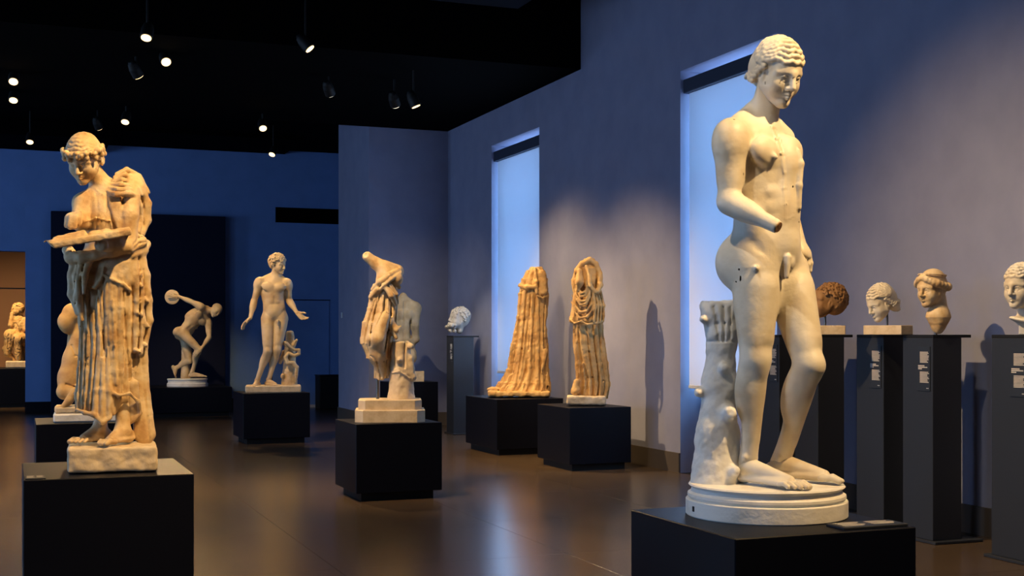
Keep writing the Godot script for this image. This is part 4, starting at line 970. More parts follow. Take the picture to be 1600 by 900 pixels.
func kneeling_youth() -> void:
	var o := thing("marble_statue", "kneeling headless youth half hidden behind the robed figure", "statue", Vector3(0.5104, 0.6500, -11.8011), -0.0432, "marble statues")
	var S := 0.92
	var B := Field.new()
	B.cell = 0.0085
	# stump of the far arm and the shoulders
	B.chain([Vector3(0.0742, 0.9237, 0), Vector3(-0.0211, 0.9337, 0.04), Vector3(-0.0734, 0.8663, 0.08)], [0.1, 0.085, 0.066], 0.03)
	B.ell(Vector3(-0.0786, 0.8442, 0.08), Vector3(0.062, 0.09, 0.06), Basis(Vector3(0, 0, 1), 0.3), 0.03)
	B.carve = true
	B.box(Vector3(-0.1098, 0.6892, 0.1), Vector3(0.09, 0.05, 0.12), Basis(Vector3(0, 0, 1), -0.6), 0.004, 0.01)
	B.carve = false
	# bent trunk running into the folded thigh
	B.ell(Vector3(0.0636, 0.7668, 0), Vector3(0.115, 0.17, 0.11), Basis(Vector3(0, 0, 1), -0.3), 0.05)
	B.chain([Vector3(0.0423, 0.6885, 0.02), Vector3(0.0053, 0.5325, 0.03), Vector3(-0.0316, 0.3774, 0.05), Vector3(-0.0577, 0.2789, 0.08)], [0.1, 0.105, 0.108, 0.09], 0.05)
	B.ell(Vector3(0.053, 0.3749, 0), Vector3(0.13, 0.12, 0.13), Basis.IDENTITY, 0.05)
	B.chain([Vector3(-0.0888, 0.2588, 0.12), Vector3(-0.0104, 0.2479, 0.15), Vector3(0.0735, 0.2232, 0.12)], [0.07, 0.062, 0.05], 0.02)
	B.chain([Vector3(0.0208, 0.2936, 0.2), Vector3(-0.0519, 0.1853, 0.21), Vector3(-0.1089, 0.1146, 0.2)], [0.038, 0.034, 0.026], 0.012)
	B.ell(Vector3(-0.1197, 0.1175, 0.15), Vector3(0.05, 0.03, 0.06), Basis.IDENTITY, 0.02)
	leg(B, Vector3(0.0955, 0.3408, 0), Vector3(0.2111, 0.5158, 0.1), Vector3(0.2119, 0.168, 0.06), Vector3(0.6, 0.3, 0.6), S * 0.9)
	foot(B, Vector3(0.2119, 0.1624, 0.06), Vector3(0.3272, 0.1143, 0.14), 1.0, S)
	B.cap(Vector3(0.0955, 0.9686, 0), Vector3(0.1008, 1.0247, 0), 0.055, 0.05, 0.03)
	B.fold([Vector3(-0.0314, 0.6559, 0.1), Vector3(-0, 0.5671, 0.1), Vector3(0.0631, 0.5445, 0.1)], 0.014, 0.014, -0.01, 0.0)
	B.fold([Vector3(-0.0733, 0.3241, 0.1), Vector3(-0.0105, 0.3012, 0.1), Vector3(0.0525, 0.3004, 0.1)], 0.014, 0.012, -0.014, 0.0)
	marble("figure", [B], M.honey_marble, o)
	part("base", bevel_box(Vector3(0.52, 0.075, 0.4), 0.012), M.white_marble, o, Vector3(0.08, 0.0375, 0.05))
	part("base_step", bevel_box(Vector3(0.5, 0.06, 0.37), 0.015), M.travertine, o, Vector3(0.08, 0.105, 0.05))

func small_torso() -> void:
	var o := thing("marble_torso", "male marble torso seen from behind, beside the projecting wall", "torso", Vector3(5.3719, 0.7200, -17.8694), -0.2920)
	var B := Field.new()
	B.cell = 0.0105
	var J := {
		pc = Vector3(-0.0556, 0.4104, 0), cc = Vector3(-0.0834, 0.8938, 0), nb = Vector3(-0.0927, 1.1727, 0),
		sr = Vector3(0.0927, 1.0894, 0), sl = Vector3(-0.2593, 1.0887, 0), hr = Vector3(0.0093, 0.3824, 0), hl = Vector3(-0.139, 0.3826, 0),
	}
	torso(B, J, 1.05)
	B.ell(Vector3(0.0834, 1.061, 0.02), Vector3(0.085, 0.1, 0.085), Basis.IDENTITY, 0.04)
	B.chain([Vector3(0.0926, 1.0608, 0.03), Vector3(0.074, 0.8192, 0.04), Vector3(0.0927, 0.6149, 0), Vector3(-0.0372, 0.5215, -0.05)], [0.075, 0.06, 0.05, 0.04], 0.03)
	B.cap(Vector3(-0.0927, 1.1727, 0), Vector3(-0.0927, 1.2378, 0), 0.06, 0.055, 0.03)
	B.fold([Vector3(-0.0737, 1.1516, 0.1), Vector3(-0.0922, 0.8927, 0.1), Vector3(-0.0737, 0.5228, 0.1)], 0.02, 0.02, -0.014, 0.0)
	B.fold([Vector3(0.0277, 1.0038, 0.1), Vector3(0.0092, 0.8465, 0.1), Vector3(0.0184, 0.6337, 0.1)], 0.022, 0.026, -0.035)
	B.ell(Vector3(0, 0.9668, 0.1), Vector3(0.06, 0.07, 0.04), Basis(Vector3(0, 0, 1), 0.3), 0.03)
	B.ell(Vector3(-0.1659, 0.9665, 0.1), Vector3(0.06, 0.07, 0.04), Basis(Vector3(0, 0, 1), -0.3), 0.03)
	marble("figure", [B], M.cream_marble, o)
	part("support_rod", lathe([Vector2(0.015, 0), Vector2(0.015, 0.3)], 12), M.steel, o, Vector3(-0.05, 0.12, 0))
	part("base", bevel_box(Vector3(0.38, 0.15, 0.3), 0.006), M.travertine, o, Vector3(0.02, 0.075, 0))

func seated_figure() -> void:
	var o := thing("marble_statue", "seated marble figure with chin on hand seen through the left doorway", "statue", Vector3(0.0704, 0.7500, -27.0212), -0.0026, "marble statues")
	var F := Field.new()
	F.cell = 0.0125
	F.rough = 0.01
	F.ell(Vector3(0.0235, 0.8391, 0), Vector3(0.15, 0.25, 0.14), Basis(Vector3(0, 0, 1), 0.15), 0.05)
	F.ell(Vector3(0.047, 1.1666, 0.02), Vector3(0.1, 0.12, 0.11), Basis.IDENTITY, 0.02)
	F.cap(Vector3(0.047, 1.0156, 0), Vector3(0.047, 1.1165, 0), 0.06, 0.06, 0.03)
	F.chain([Vector3(-0.0235, 0.9643, 0.05), Vector3(-0.1052, 0.838, 0.1), Vector3(-0.0819, 1.0638, 0.1)], [0.06, 0.05, 0.04], 0.03)
	F.chain([Vector3(0.141, 0.9398, 0.05), Vector3(0.1644, 0.7507, 0.08)], [0.06, 0.055], 0.03)
	F.chain([Vector3(0.047, 0.587, 0), Vector3(-0.1167, 0.6375, 0.15), Vector3(-0.1632, 0.2875, 0.15)], [0.14, 0.11, 0.07], 0.05)
	F.chain([Vector3(0.094, 0.5618, 0.05), Vector3(0.0233, 0.5624, 0.2), Vector3(0.0233, 0.1871, 0.2)], [0.13, 0.1, 0.06], 0.04)
	F.cap(Vector3(0.0708, 0.4981, -0.1), Vector3(0.0945, 0.1561, -0.1), 0.14, 0.12, 0.04)
	F.flat(Vector3(-0.2101, 0.3747, 0.1), Vector3(-0.0468, 0.1607, 0.1), 0.06, 0.05, Vector3(0.3, 0, 1), 1.6, 0.03)
	for q in 1:
		F.fold([Vector3(-0.1402, 0.6625, 0.1), Vector3(-0.1635, 0.3745, 0.1), Vector3(-0.0935, 0.1611, 0.1)], 0.02, 0.02, -0.02, 0.0)
		F.fold([Vector3(-0.0468, 0.5873, 0.1), Vector3(-0.0702, 0.3114, 0.1), Vector3(-0.0234, 0.1355, 0.1)], 0.02, 0.02, -0.025, 0.0)
		F.fold([Vector3(0.0938, 0.562, 0.1), Vector3(0.1055, 0.1848, 0.1)], 0.02, 0.02, -0.02, 0.0)
		F.fold([Vector3(-0.0117, 0.8759, 0.1), Vector3(0.0703, 0.6877, 0.1)], 0.02, 0.02, -0.02, 0.0)
	var H := Field.new()
	H.cell = 0.009
	var hb := frame_of(Vector3(0.5, 0, 0.86), Vector3(0.1, 1, 0))
	face(H, Vector3(-0, 1.1405, 0.05), hb, 1.0)
	hair_curls(H, Vector3(-0, 1.1405, 0.05), hb, 1.08, 8, 60, 0.02)
	marble("figure", [F, H], M.honey_marble, o)
	part("base", bevel_box(Vector3(0.44, 0.14, 0.5), 0.02), M.travertine, o, Vector3(0.02, 0.07, 0.05))

func heads() -> void:
	var o := thing("marble_bust", "brown curly-haired marble head turned away, partly behind the tall statue", "bust", Vector3(5.4090, 1.4000, -7.6581), -0.6150, "marble heads on pedestals")
	var H := Field.new()
	H.cell = 0.0045
	var hb := frame_of(Vector3(0.35, 0, 0.94), Vector3(0.1, 1, -0.1))
	face(H, Vector3(-0.0177, 0.2322, 0), hb, 1.0)
	hair_curls(H, Vector3(-0.0133, 0.2321, 0), hb, 1.06, 21, 110, 0.018)
	marble("head", [H], M.brown_marble, o)
	part("rod", lathe([Vector2(0.008, 0), Vector2(0.008, 0.16)], 12), M.steel, o, Vector3(-0.03, 0.06, 0))
	part("base", bevel_box(Vector3(0.2, 0.065, 0.16), 0.003), M.travertine, o, Vector3(0.01, 0.0325, 0))
	o = thing("marble_bust", "pale marble head with a hair bun, tilted down on a rod", "bust", Vector3(5.6909, 1.4000, -7.3871), -0.6564, "marble heads on pedestals")
	H = Field.new()
	H.cell = 0.0045
	var hf := Vector3(-0.72, -0.38, 0.58)
	var hu := Vector3(-0.32, 0.92, 0.2)
	hb = frame_of(-hf.cross(hu), hu)
	face(H, Vector3(-0.043, 0.2196, 0), hb, 0.93)
	hair_waves(H, Vector3(-0.0387, 0.224, 0), hb, 0.99, 0.1)
	H.ell(Vector3(0.0559, 0.1972, -0.03), Vector3(0.035, 0.035, 0.035), hb, 0.012)
	H.ell(Vector3(0.0731, 0.2195, -0.03), Vector3(0.018, 0.02, 0.02), hb, 0.008)
	H.ell(Vector3(0.0774, 0.1791, -0.03), Vector3(0.016, 0.016, 0.02), hb, 0.008)
	marble("head", [H], M.marble, o)
	part("rod", lathe([Vector2(0.008, 0), Vector2(0.008, 0.16)], 12), M.steel, o, Vector3(0.005, 0.06, 0))
	part("base", bevel_box(Vector3(0.3, 0.065, 0.15), 0.003), M.travertine, o, Vector3(0.01, 0.0325, 0), Basis(Vector3(0, 1, 0), -0.55))
	o = thing("marble_bust", "marble head with headband, rolled hair and long pointed neck", "bust", Vector3(5.7768, 1.4000, -6.9779), -0.6915, "marble heads on pedestals")
	H = Field.new()
	H.cell = 0.0045
	hf = Vector3(-0.62, -0.12, 0.77)
	hu = Vector3(-0.08, 0.98, 0.1)
	hb = frame_of(-hf.cross(hu), hu)
	var hc: Vector3 = Vector3(-0.0285, 0.3089, 0.03)
	face(H, hc, hb, 0.97)
	var c := hc + hb * Vector3(0, 0.033, -0.016)
	H.ell(c + hb * Vector3(0, 0.012, -0.008), Vector3(0.08, 0.088, 0.098), hb, 0.006)
	H.ell(c + hb * Vector3(0, -0.02, -0.04), Vector3(0.078, 0.07, 0.07), hb, 0.01)
	for q in [-1.0, 1.0]:
		for i in 8:
			var f := i / 7.0
			var e := c + hb * Vector3((0.012 + 0.082 * sin(f * 1.75)) * q, 0.046 - 0.075 * f, 0.092 - 0.13 * f * f)
			H.ell(e, Vector3(0.021, 0.022, 0.021) * (1.0 + 0.25 * f + 0.1 * sin(i * 2.0)), hb, 0.006)
	H.ell(c + hb * Vector3(0, -0.03, -0.105), Vector3(0.06, 0.04, 0.035), hb, 0.012)
	# headband
	for i in 24:
		var a0 := TAU * i / 24.0
		var a1 := TAU * (i + 1) / 24.0
		H.cap(c + hb * Vector3(cos(a0) * 0.083, 0.055 + 0.018 * sin(a0), sin(a0) * 0.092 - 0.006), c + hb * Vector3(cos(a1) * 0.083, 0.055 + 0.018 * sin(a1), sin(a1) * 0.092 - 0.006), 0.0065, 0.0065, 0.003)
	H.cap(Vector3(0.0123, 0.2369, -0.02), Vector3(0.0245, 0.116, 0), 0.056, 0.062, 0.03)
	H.flat(Vector3(0.0163, 0.1158, 0.02), Vector3(0.0163, 0.0643, 0.02), 0.082, 0.05, Vector3(0.2, 0, 1), 1.3, 0.025)
	H.cap(Vector3(0.0163, 0.0772, 0.02), Vector3(0.0163, 0.03, 0.02), 0.045, 0.02, 0.03)
	marble("head", [H], M.ochre_marble, o)
	part("rod", lathe([Vector2(0.01, 0), Vector2(0.01, 0.05)], 12), M.steel, o, Vector3(0.0, 0, 0))
	o = thing("marble_bust", "marble head with long nose at the right edge of the picture", "bust", Vector3(5.8145, 1.4000, -6.2119), -0.7524, "marble heads on pedestals")
	H = Field.new()
	H.cell = 0.0045
	hf = Vector3(-0.5, -0.08, 0.86)
	hu = Vector3(-0.05, 0.99, 0.08)
	hb = frame_of(-hf.cross(hu), hu)
	hc = Vector3(-0.022, 0.2955, 0.03)
	face(H, hc, hb, 1.05)
	hair_waves(H, hc, hb, 1.1, 0.1)
	H.cap(Vector3(0.022, 0.2175, -0.02), Vector3(0.022, 0.0908, 0), 0.06, 0.064, 0.03)
	H.ell(Vector3(0.011, 0.0827, 0.02), Vector3(0.1, 0.022, 0.07), Basis(Vector3(0, 0, 1), -0.25), 0.02)
	marble("head", [H], M.marble, o)
	part("base", bevel_box(Vector3(0.06, 0.075, 0.06), 0.004), M.white_marble, o, Vector3(0.0, 0.0375, 0))
	o = thing("marble_bust", "grey bearded marble head on the black pedestal by the far window", "bust", Vector3(5.8845, 1.3850, -17.1865), -0.3299, "marble heads on pedestals")
	H = Field.new()
	H.cell = 0.0075
	hf = Vector3(-0.85, 0.15, 0.5)
	hu = Vector3(0.15, 0.98, 0.0)
	hb = frame_of(-hf.cross(hu), hu)
	hc = Vector3(0, 0.2419, 0)
	face(H, hc, hb, 1.3)
	hair_curls(H, hc, hb, 1.32, 31, 90, 0.017)
	for i in 26:
		var g := i * 2.4
		H.ball(hc + hb * Vector3(0.062 * sin(g), -0.085 - 0.09 * fmod(i * 0.37, 1.0), 0.085 + 0.035 * cos(g * 1.7)) * 1.1, 0.026, 0.006)
	H.cap(hc + hb * Vector3(0, -0.04, -0.03), Vector3(0.0181, 0.0785, 0), 0.075, 0.05, 0.03)
	H.carve = true
	H.box(Vector3(0, -0.1, 0), Vector3(0.4, 0.103, 0.4), Basis.IDENTITY, 0.002, 0.002)
	H.carve = false
	marble("head", [H], M.grey_marble, o)


var jobs: Array = []
var tasks: Array = []

func marble(called: String, fields: Array, m: Material, parent: Node3D) -> MeshInstance3D:
	# one carved part: its fields (body, head, hands: each with its own grain) become one mesh
	var o := MeshInstance3D.new()
	o.name = called
	parent.add_child(o, true)
	var out := []
	out.resize(fields.size())
	jobs.append([o, fields, m, out])
	for i in fields.size(): tasks.append([fields[i], out, i])
	return o

func carve_job(i: int) -> void:
	tasks[i][1][tasks[i][2]] = tasks[i][0].mesh()

func carve_all() -> void:
	var id := WorkerThreadPool.add_group_task(carve_job, tasks.size(), -1, true)
	WorkerThreadPool.wait_for_group_task_completion(id)
	for j in jobs:
		var v := PackedVector3Array(); var n := PackedVector3Array(); var ix := PackedInt32Array()
		for r in j[3]:
			var b := v.size()
			v.append_array(r[0]); n.append_array(r[1])
			var part: PackedInt32Array = r[2]
			if b > 0:
				for q in part.size(): part[q] += b
			ix.append_array(part)
		var arr := []
		arr.resize(Mesh.ARRAY_MAX)
		arr[Mesh.ARRAY_VERTEX] = v; arr[Mesh.ARRAY_NORMAL] = n; arr[Mesh.ARRAY_INDEX] = ix
		var am := ArrayMesh.new()
		am.add_surface_from_arrays(Mesh.PRIMITIVE_TRIANGLES, arr)
		am.surface_set_material(0, j[2])
		j[0].mesh = am

func drape(F: Field, rows: Array, deep: float, ridges: Array, r1: float, r2: float, zc := 0.0, k := 0.01, pleats := 0.0, amp_top := 0.0, amp_hem := 0.0) -> void:
	# a column of hanging cloth: rows run from the top down, each [left edge, right edge]; ridges are the places (0 to 1 across) where folds stand out
	for i in rows.size() - 1:
		var c0: Vector3 = (rows[i + 1][0] + rows[i + 1][1]) / 2.0 + Vector3(0, 0, zc)
		var c1: Vector3 = (rows[i][0] + rows[i][1]) / 2.0 + Vector3(0, 0, zc)
		F.loft(c0, rows[i + 1][0].distance_to(rows[i + 1][1]) / 2.0 - r2 * 0.6, c1, rows[i][0].distance_to(rows[i][1]) / 2.0 - r1 * 0.6, deep, 0.001, pleats, lerpf(amp_top, amp_hem, (i + 1.0) / (rows.size() - 1.0)), lerpf(amp_top, amp_hem, i / (rows.size() - 1.0)), 0.03 if i < rows.size() - 2 else 0.0, 0.03 if i > 0 else 0.0)
	var at := 0
	for t in ridges:
		at += 1
		var fat := 0.75 + 0.5 * fmod(at * 0.618, 1.0)
		var last := Vector3.ZERO
		var was := 0.0
		for i in rows.size():
			var tt: float = t if t is float else t[i]
			var w: float = rows[i][0].distance_to(rows[i][1]) / 2.0
			var f := i / maxf(rows.size() - 1.0, 1.0)
			var r := lerpf(r1, r2, f) * fat * (1.0 + 0.18 * sin(at * 2.1 + i * 1.3))
			var x := (clampf(tt + 0.018 * sin(at * 1.7 + i * 1.1), 0.02, 0.98) * 2.0 - 1.0) * (w - r)
			var c: Vector3 = (rows[i][0] + rows[i][1]) / 2.0
			var p := Vector3(c.x + x, c.y, c.z + zc + deep * sqrt(maxf(0.0, (w - r) * (w - r) - x * x)))
			if i > 0: F.cap(last, p, was, r, k)
			last = p
			was = r

func frame_of(x: Vector3, y: Vector3) -> Basis:
	var X := x.normalized()
	var Z := X.cross(y).normalized()
	return Basis(X, Z.cross(X).normalized(), Z)

func along(d: Vector3, hint := Vector3(0, 0, 1)) -> Basis:
	# a basis whose y runs along d and whose z leans towards hint
	var Y := d.normalized()
	var X := Y.cross(hint).normalized()
	if X.length() < 0.5: X = Y.cross(Vector3(1, 0, 0)).normalized()
	return Basis(X, Y, X.cross(Y))

func torso(F: Field, J: Dictionary, S: float) -> void:
	var B := frame_of(J.sl - J.sr, J.nb - J.cc)
	var P := frame_of(J.hl - J.hr, J.cc - J.pc)
	var mid: Vector3 = J.cc.lerp(J.pc, 0.62)
	var M := frame_of(B.x + P.x, J.cc - J.pc)
	F.ell(J.cc + B * Vector3(0, -0.01, -0.01) * S, Vector3(0.148, 0.205, 0.112) * S, B, 0.05 * S)
	F.ell(mid, Vector3(0.125, 0.175, 0.092) * S, M, 0.06 * S)
	F.ell(J.pc + P * Vector3(0, 0.0, 0.0) * S, Vector3(0.15, 0.105, 0.1) * S, P, 0.06 * S)
	for e in [[-1.0, J.sr, J.hr], [1.0, J.sl, J.hl]]:
		var q: float = e[0]
		var sh: Vector3 = e[1]
		F.cap(J.nb + B * Vector3(0.02 * q, -0.045, -0.01) * S, sh + B * Vector3(-0.03 * q, -0.015, -0.005) * S, 0.06 * S, 0.055 * S, 0.05 * S)
		F.cap(J.nb + B * Vector3(0.025 * q, 0.045, -0.03) * S, sh.lerp(J.nb, 0.35) + B * Vector3(0, 0.028, -0.025) * S, 0.034 * S, 0.036 * S, 0.05 * S)
		F.ell(J.cc + B * Vector3(0.074 * q, 0.05, 0.078) * S, Vector3(0.083, 0.062, 0.038) * S, B * Basis(Vector3(0, 0, 1), 0.25 * q), 0.02 * S)
		F.ell(J.cc + B * Vector3(0.118 * q, -0.02, -0.045) * S, Vector3(0.045, 0.15, 0.065) * S, B * Basis(Vector3(0, 0, 1), -0.12 * q), 0.04 * S)
		F.ell(mid + M * Vector3(0.105 * q, -0.02, 0.01) * S, Vector3(0.035, 0.075, 0.06) * S, M, 0.04 * S)
		F.ell(J.pc + P * Vector3(0.07 * q, -0.055, -0.075) * S, Vector3(0.082, 0.092, 0.075) * S, P, 0.035 * S)
		# rectus, serratus and the groin line
		for r in 3:
			F.ell(mid + M * Vector3(0.036 * q, 0.105 - 0.062 * r, 0.079 - 0.002 * r) * S, Vector3(0.032, 0.028, 0.017) * S, M, 0.014 * S)
		F.carve = true
		F.cap(J.pc + P * Vector3(0.15 * q, 0.045, 0.07) * S, J.pc + P * Vector3(0.035 * q, -0.075, 0.108) * S, 0.008 * S, 0.01 * S, 0.03 * S)
		F.carve = false
	F.carve = true
	F.cap(J.cc + B * Vector3(0, 0.1, 0.12) * S, J.cc + B * Vector3(0, -0.03, 0.125) * S, 0.012 * S, 0.01 * S, 0.022 * S)
	F.cap(mid + M * Vector3(0, 0.12, 0.104) * S, mid + M * Vector3(0, -0.02, 0.102) * S, 0.006 * S, 0.006 * S, 0.016 * S)
	F.ball(mid + M * Vector3(0, -0.045, 0.098) * S, 0.009 * S, 0.012 * S)
	F.carve = false
	F.ell(J.pc + P * Vector3(0, 0.035, 0.062) * S, Vector3(0.075, 0.07, 0.042) * S, P, 0.04 * S)

func neck(F: Field, J: Dictionary, S: float) -> void:
	var H := frame_of(J.hf.cross(J.hu) * -1.0, J.hu)
	var skull: Vector3 = J.hc + H * Vector3(0, -0.045, -0.03) * S
	F.cap(J.nb + Vector3(0, -0.02, 0) * S, skull, 0.06 * S, 0.052 * S, 0.03 * S)
	F.cap(J.nb + (J.sl - J.sr).normalized() * -0.02 * S + Vector3(0, -0.02, 0) * S, J.hc + H * Vector3(-0.06, -0.035, -0.015) * S, 0.02 * S, 0.017 * S, 0.025 * S)
	F.cap(J.nb + (J.sl - J.sr).normalized() * 0.02 * S + Vector3(0, -0.02, 0) * S, J.hc + H * Vector3(0.06, -0.035, -0.015) * S, 0.02 * S, 0.017 * S, 0.025 * S)

func leg(F: Field, hip: Vector3, knee: Vector3, ankle: Vector3, kf: Vector3, S: float) -> void:
	var f := kf.normalized()
	var up := (hip - knee).normalized()
	var sd := f.cross(up).normalized()
	F.cap(hip, knee, 0.09 * S, 0.052 * S, 0.05 * S)
	F.cap(hip.lerp(knee, 0.2) + f * 0.022 * S, hip.lerp(knee, 0.72) + f * 0.016 * S, 0.066 * S, 0.05 * S, 0.04 * S)
	F.ell(hip.lerp(knee, 0.8) + f * 0.02 * S + sd * 0.024 * S, Vector3(0.026, 0.055, 0.028) * S, along(up, f), 0.025 * S)
	F.ell(hip.lerp(knee, 0.78) + f * 0.018 * S - sd * 0.026 * S, Vector3(0.026, 0.06, 0.028) * S, along(up, f), 0.025 * S)
	F.cap(hip.lerp(knee, 0.35) - f * 0.022 * S, hip.lerp(knee, 0.85) - f * 0.012 * S, 0.055 * S, 0.035 * S, 0.04 * S)
	F.ell(knee + f * 0.026 * S, Vector3(0.031, 0.036, 0.025) * S, along(up, f), 0.035 * S)
	F.ell(knee.lerp(ankle, 0.1) + f * 0.03 * S, Vector3(0.022, 0.024, 0.018) * S, along(up, f), 0.02 * S)
	var low := (knee - ankle).normalized()
	var g := (f - low * f.dot(low)).normalized()
	F.cap(knee, ankle, 0.05 * S, 0.031 * S, 0.03 * S)
	for q in [-1.0, 1.0]:
		F.ell(knee.lerp(ankle, 0.29 + 0.02 * q) - g * 0.022 * S + sd * 0.017 * q * S, Vector3(0.041, 0.11, 0.044) * S, along(low, g), 0.03 * S)
	F.cap(knee.lerp(ankle, 0.1) + g * 0.016 * S, knee.lerp(ankle, 0.8) + g * 0.008 * S, 0.028 * S, 0.02 * S, 0.02 * S)
	F.ell(ankle + sd * 0.026 * S, Vector3(0.014, 0.017, 0.017) * S, Basis.IDENTITY, 0.012 * S)
	F.ell(ankle - sd * 0.026 * S, Vector3(0.014, 0.017, 0.017) * S, Basis.IDENTITY, 0.012 * S)
	F.cap(ankle.lerp(knee, 0.25) - g * 0.016 * S, ankle - g * 0.03 * S - low * 0.03 * S, 0.016 * S, 0.02 * S, 0.015 * S)

func foot(F: Field, ankle: Vector3, toe: Vector3, inner: float, S: float, up := Vector3(0, 1, 0)) -> void:
	# inner: +1 when the big toe lies on the side up x forward points to
	var fw := toe - ankle
	fw = (fw - up * fw.dot(up)).normalized()
	var sd := up.cross(fw).normalized() * inner
	var len := (toe - ankle).dot(fw)
	var sole := ankle - up * 0.072 * S
	F.ell(sole - fw * 0.035 * S + up * 0.034 * S, Vector3(0.032, 0.036, 0.045) * S, Basis(sd, up, fw), 0.03 * S)
	var ball := sole + fw * (len - 0.055 * S) + up * 0.02 * S
	F.cap(ankle - up * 0.012 * S + fw * 0.012 * S, ball + up * 0.008 * S + sd * 0.008 * S, 0.036 * S, 0.02 * S, 0.03 * S)
	F.flat(sole - fw * 0.03 * S + up * 0.022 * S, ball - fw * 0.024 * S, 0.032 * S, 0.039 * S, up, 2.2, 0.02 * S)
	for i in 5:
		var e := 0.036 - i * 0.0182
		var l := [0.07, 0.07, 0.063, 0.055, 0.045][i] as float
		var r := [0.0155, 0.0115, 0.011, 0.0105, 0.0105][i] as float
		var b := ball + sd * e * S + fw * (0.004 - absf(i - 1.0) * 0.005) * S - up * (0.003) * S
		var m := b + fw * l * 0.6 * S + up * 0.004 * S
		F.cap(b, m, r * 0.9 * S, r * 0.86 * S, 0.003 * S)
		F.cap(m, b + fw * l * S - up * 0.007 * S, r * 0.93 * S, r * 0.8 * S, 0.002 * S)

func arm(F: Field, sh: Vector3, el: Vector3, wr: Vector3, S: float, out := Vector3.ZERO) -> void:
	var d := (el - sh).normalized()
	var e := (wr - el).normalized()
	var front := (e - d * e.dot(d))
	if front.length() < 0.1: front = Vector3(0, 0, 1) - d * d.z
	front = front.normalized()
	F.ell(sh + d * 0.03 * S + out * 0.012 * S, Vector3(0.062, 0.085, 0.064) * S, along(d, front), 0.035 * S)
	F.cap(sh, el, 0.052 * S, 0.038 * S, 0.04 * S)
	F.ell(sh.lerp(el, 0.56) + front * 0.014 * S, Vector3(0.037, 0.085, 0.036) * S, along(d, front), 0.025 * S)
	F.ell(sh.lerp(el, 0.5) - front * 0.016 * S, Vector3(0.038, 0.095, 0.034) * S, along(d, front), 0.025 * S)
	F.cap(el, wr, 0.037 * S, 0.026 * S, 0.025 * S)
	F.ell(el.lerp(wr, 0.25), Vector3(0.044, 0.09, 0.041) * S, along(e, front), 0.03 * S)

func hand(F: Field, wr: Vector3, d: Vector3, palm: Vector3, thumb: float, curl: float, S: float) -> void:
	# d runs from the wrist to the knuckles, palm is the side the fingers close on, thumb = +1 or -1 along d x palm
	d = d.normalized()
	palm = (palm - d * palm.dot(d)).normalized()
	var sd := d.cross(palm).normalized() * thumb
	F.flat(wr + d * 0.01 * S, wr + d * 0.08 * S, 0.03 * S, 0.04 * S, palm, 2.2, 0.02 * S)
	F.ell(wr + d * 0.035 * S + sd * 0.026 * S + palm * 0.01 * S, Vector3(0.016, 0.034, 0.016) * S, along(d, palm), 0.012 * S)
	for i in 4:
		var b := wr + d * (0.092 - absf(i - 1.0) * 0.004) * S + sd * (0.03 - i * 0.02) * S
		var lens := [0.042, 0.047, 0.044, 0.034][i] as float
		var r := [0.0098, 0.01, 0.0096, 0.0085][i] as float
		var a := curl * (0.55 + 0.12 * i)
		var p := b
		for j in 3:
			var dir := (d * cos(a) + palm * sin(a) + sd * (0.10 - 0.07 * i) * (1.0 - curl * 0.4)).normalized()
			var q := p + dir * lens * (1.0 - 0.24 * j) * S
			F.cap(p, q, r * (1.0 - 0.06 * j) * S, r * (0.93 - 0.06 * j) * S, 0.005 * S)
			p = q
			a += curl * 0.75
	var t0 := wr + d * 0.03 * S + sd * 0.03 * S + palm * 0.008 * S
	var t1 := t0 + (d * 0.7 + sd * 0.6 + palm * 0.35).normalized() * 0.042 * S
	var t2 := t1 + (d * 0.95 + sd * 0.15 + palm * (0.3 + 0.5 * curl)).normalized() * 0.034 * S
	F.cap(t0, t1, 0.015 * S, 0.012 * S, 0.01 * S)
	F.cap(t1, t2, 0.0115 * S, 0.009 * S, 0.006 * S)

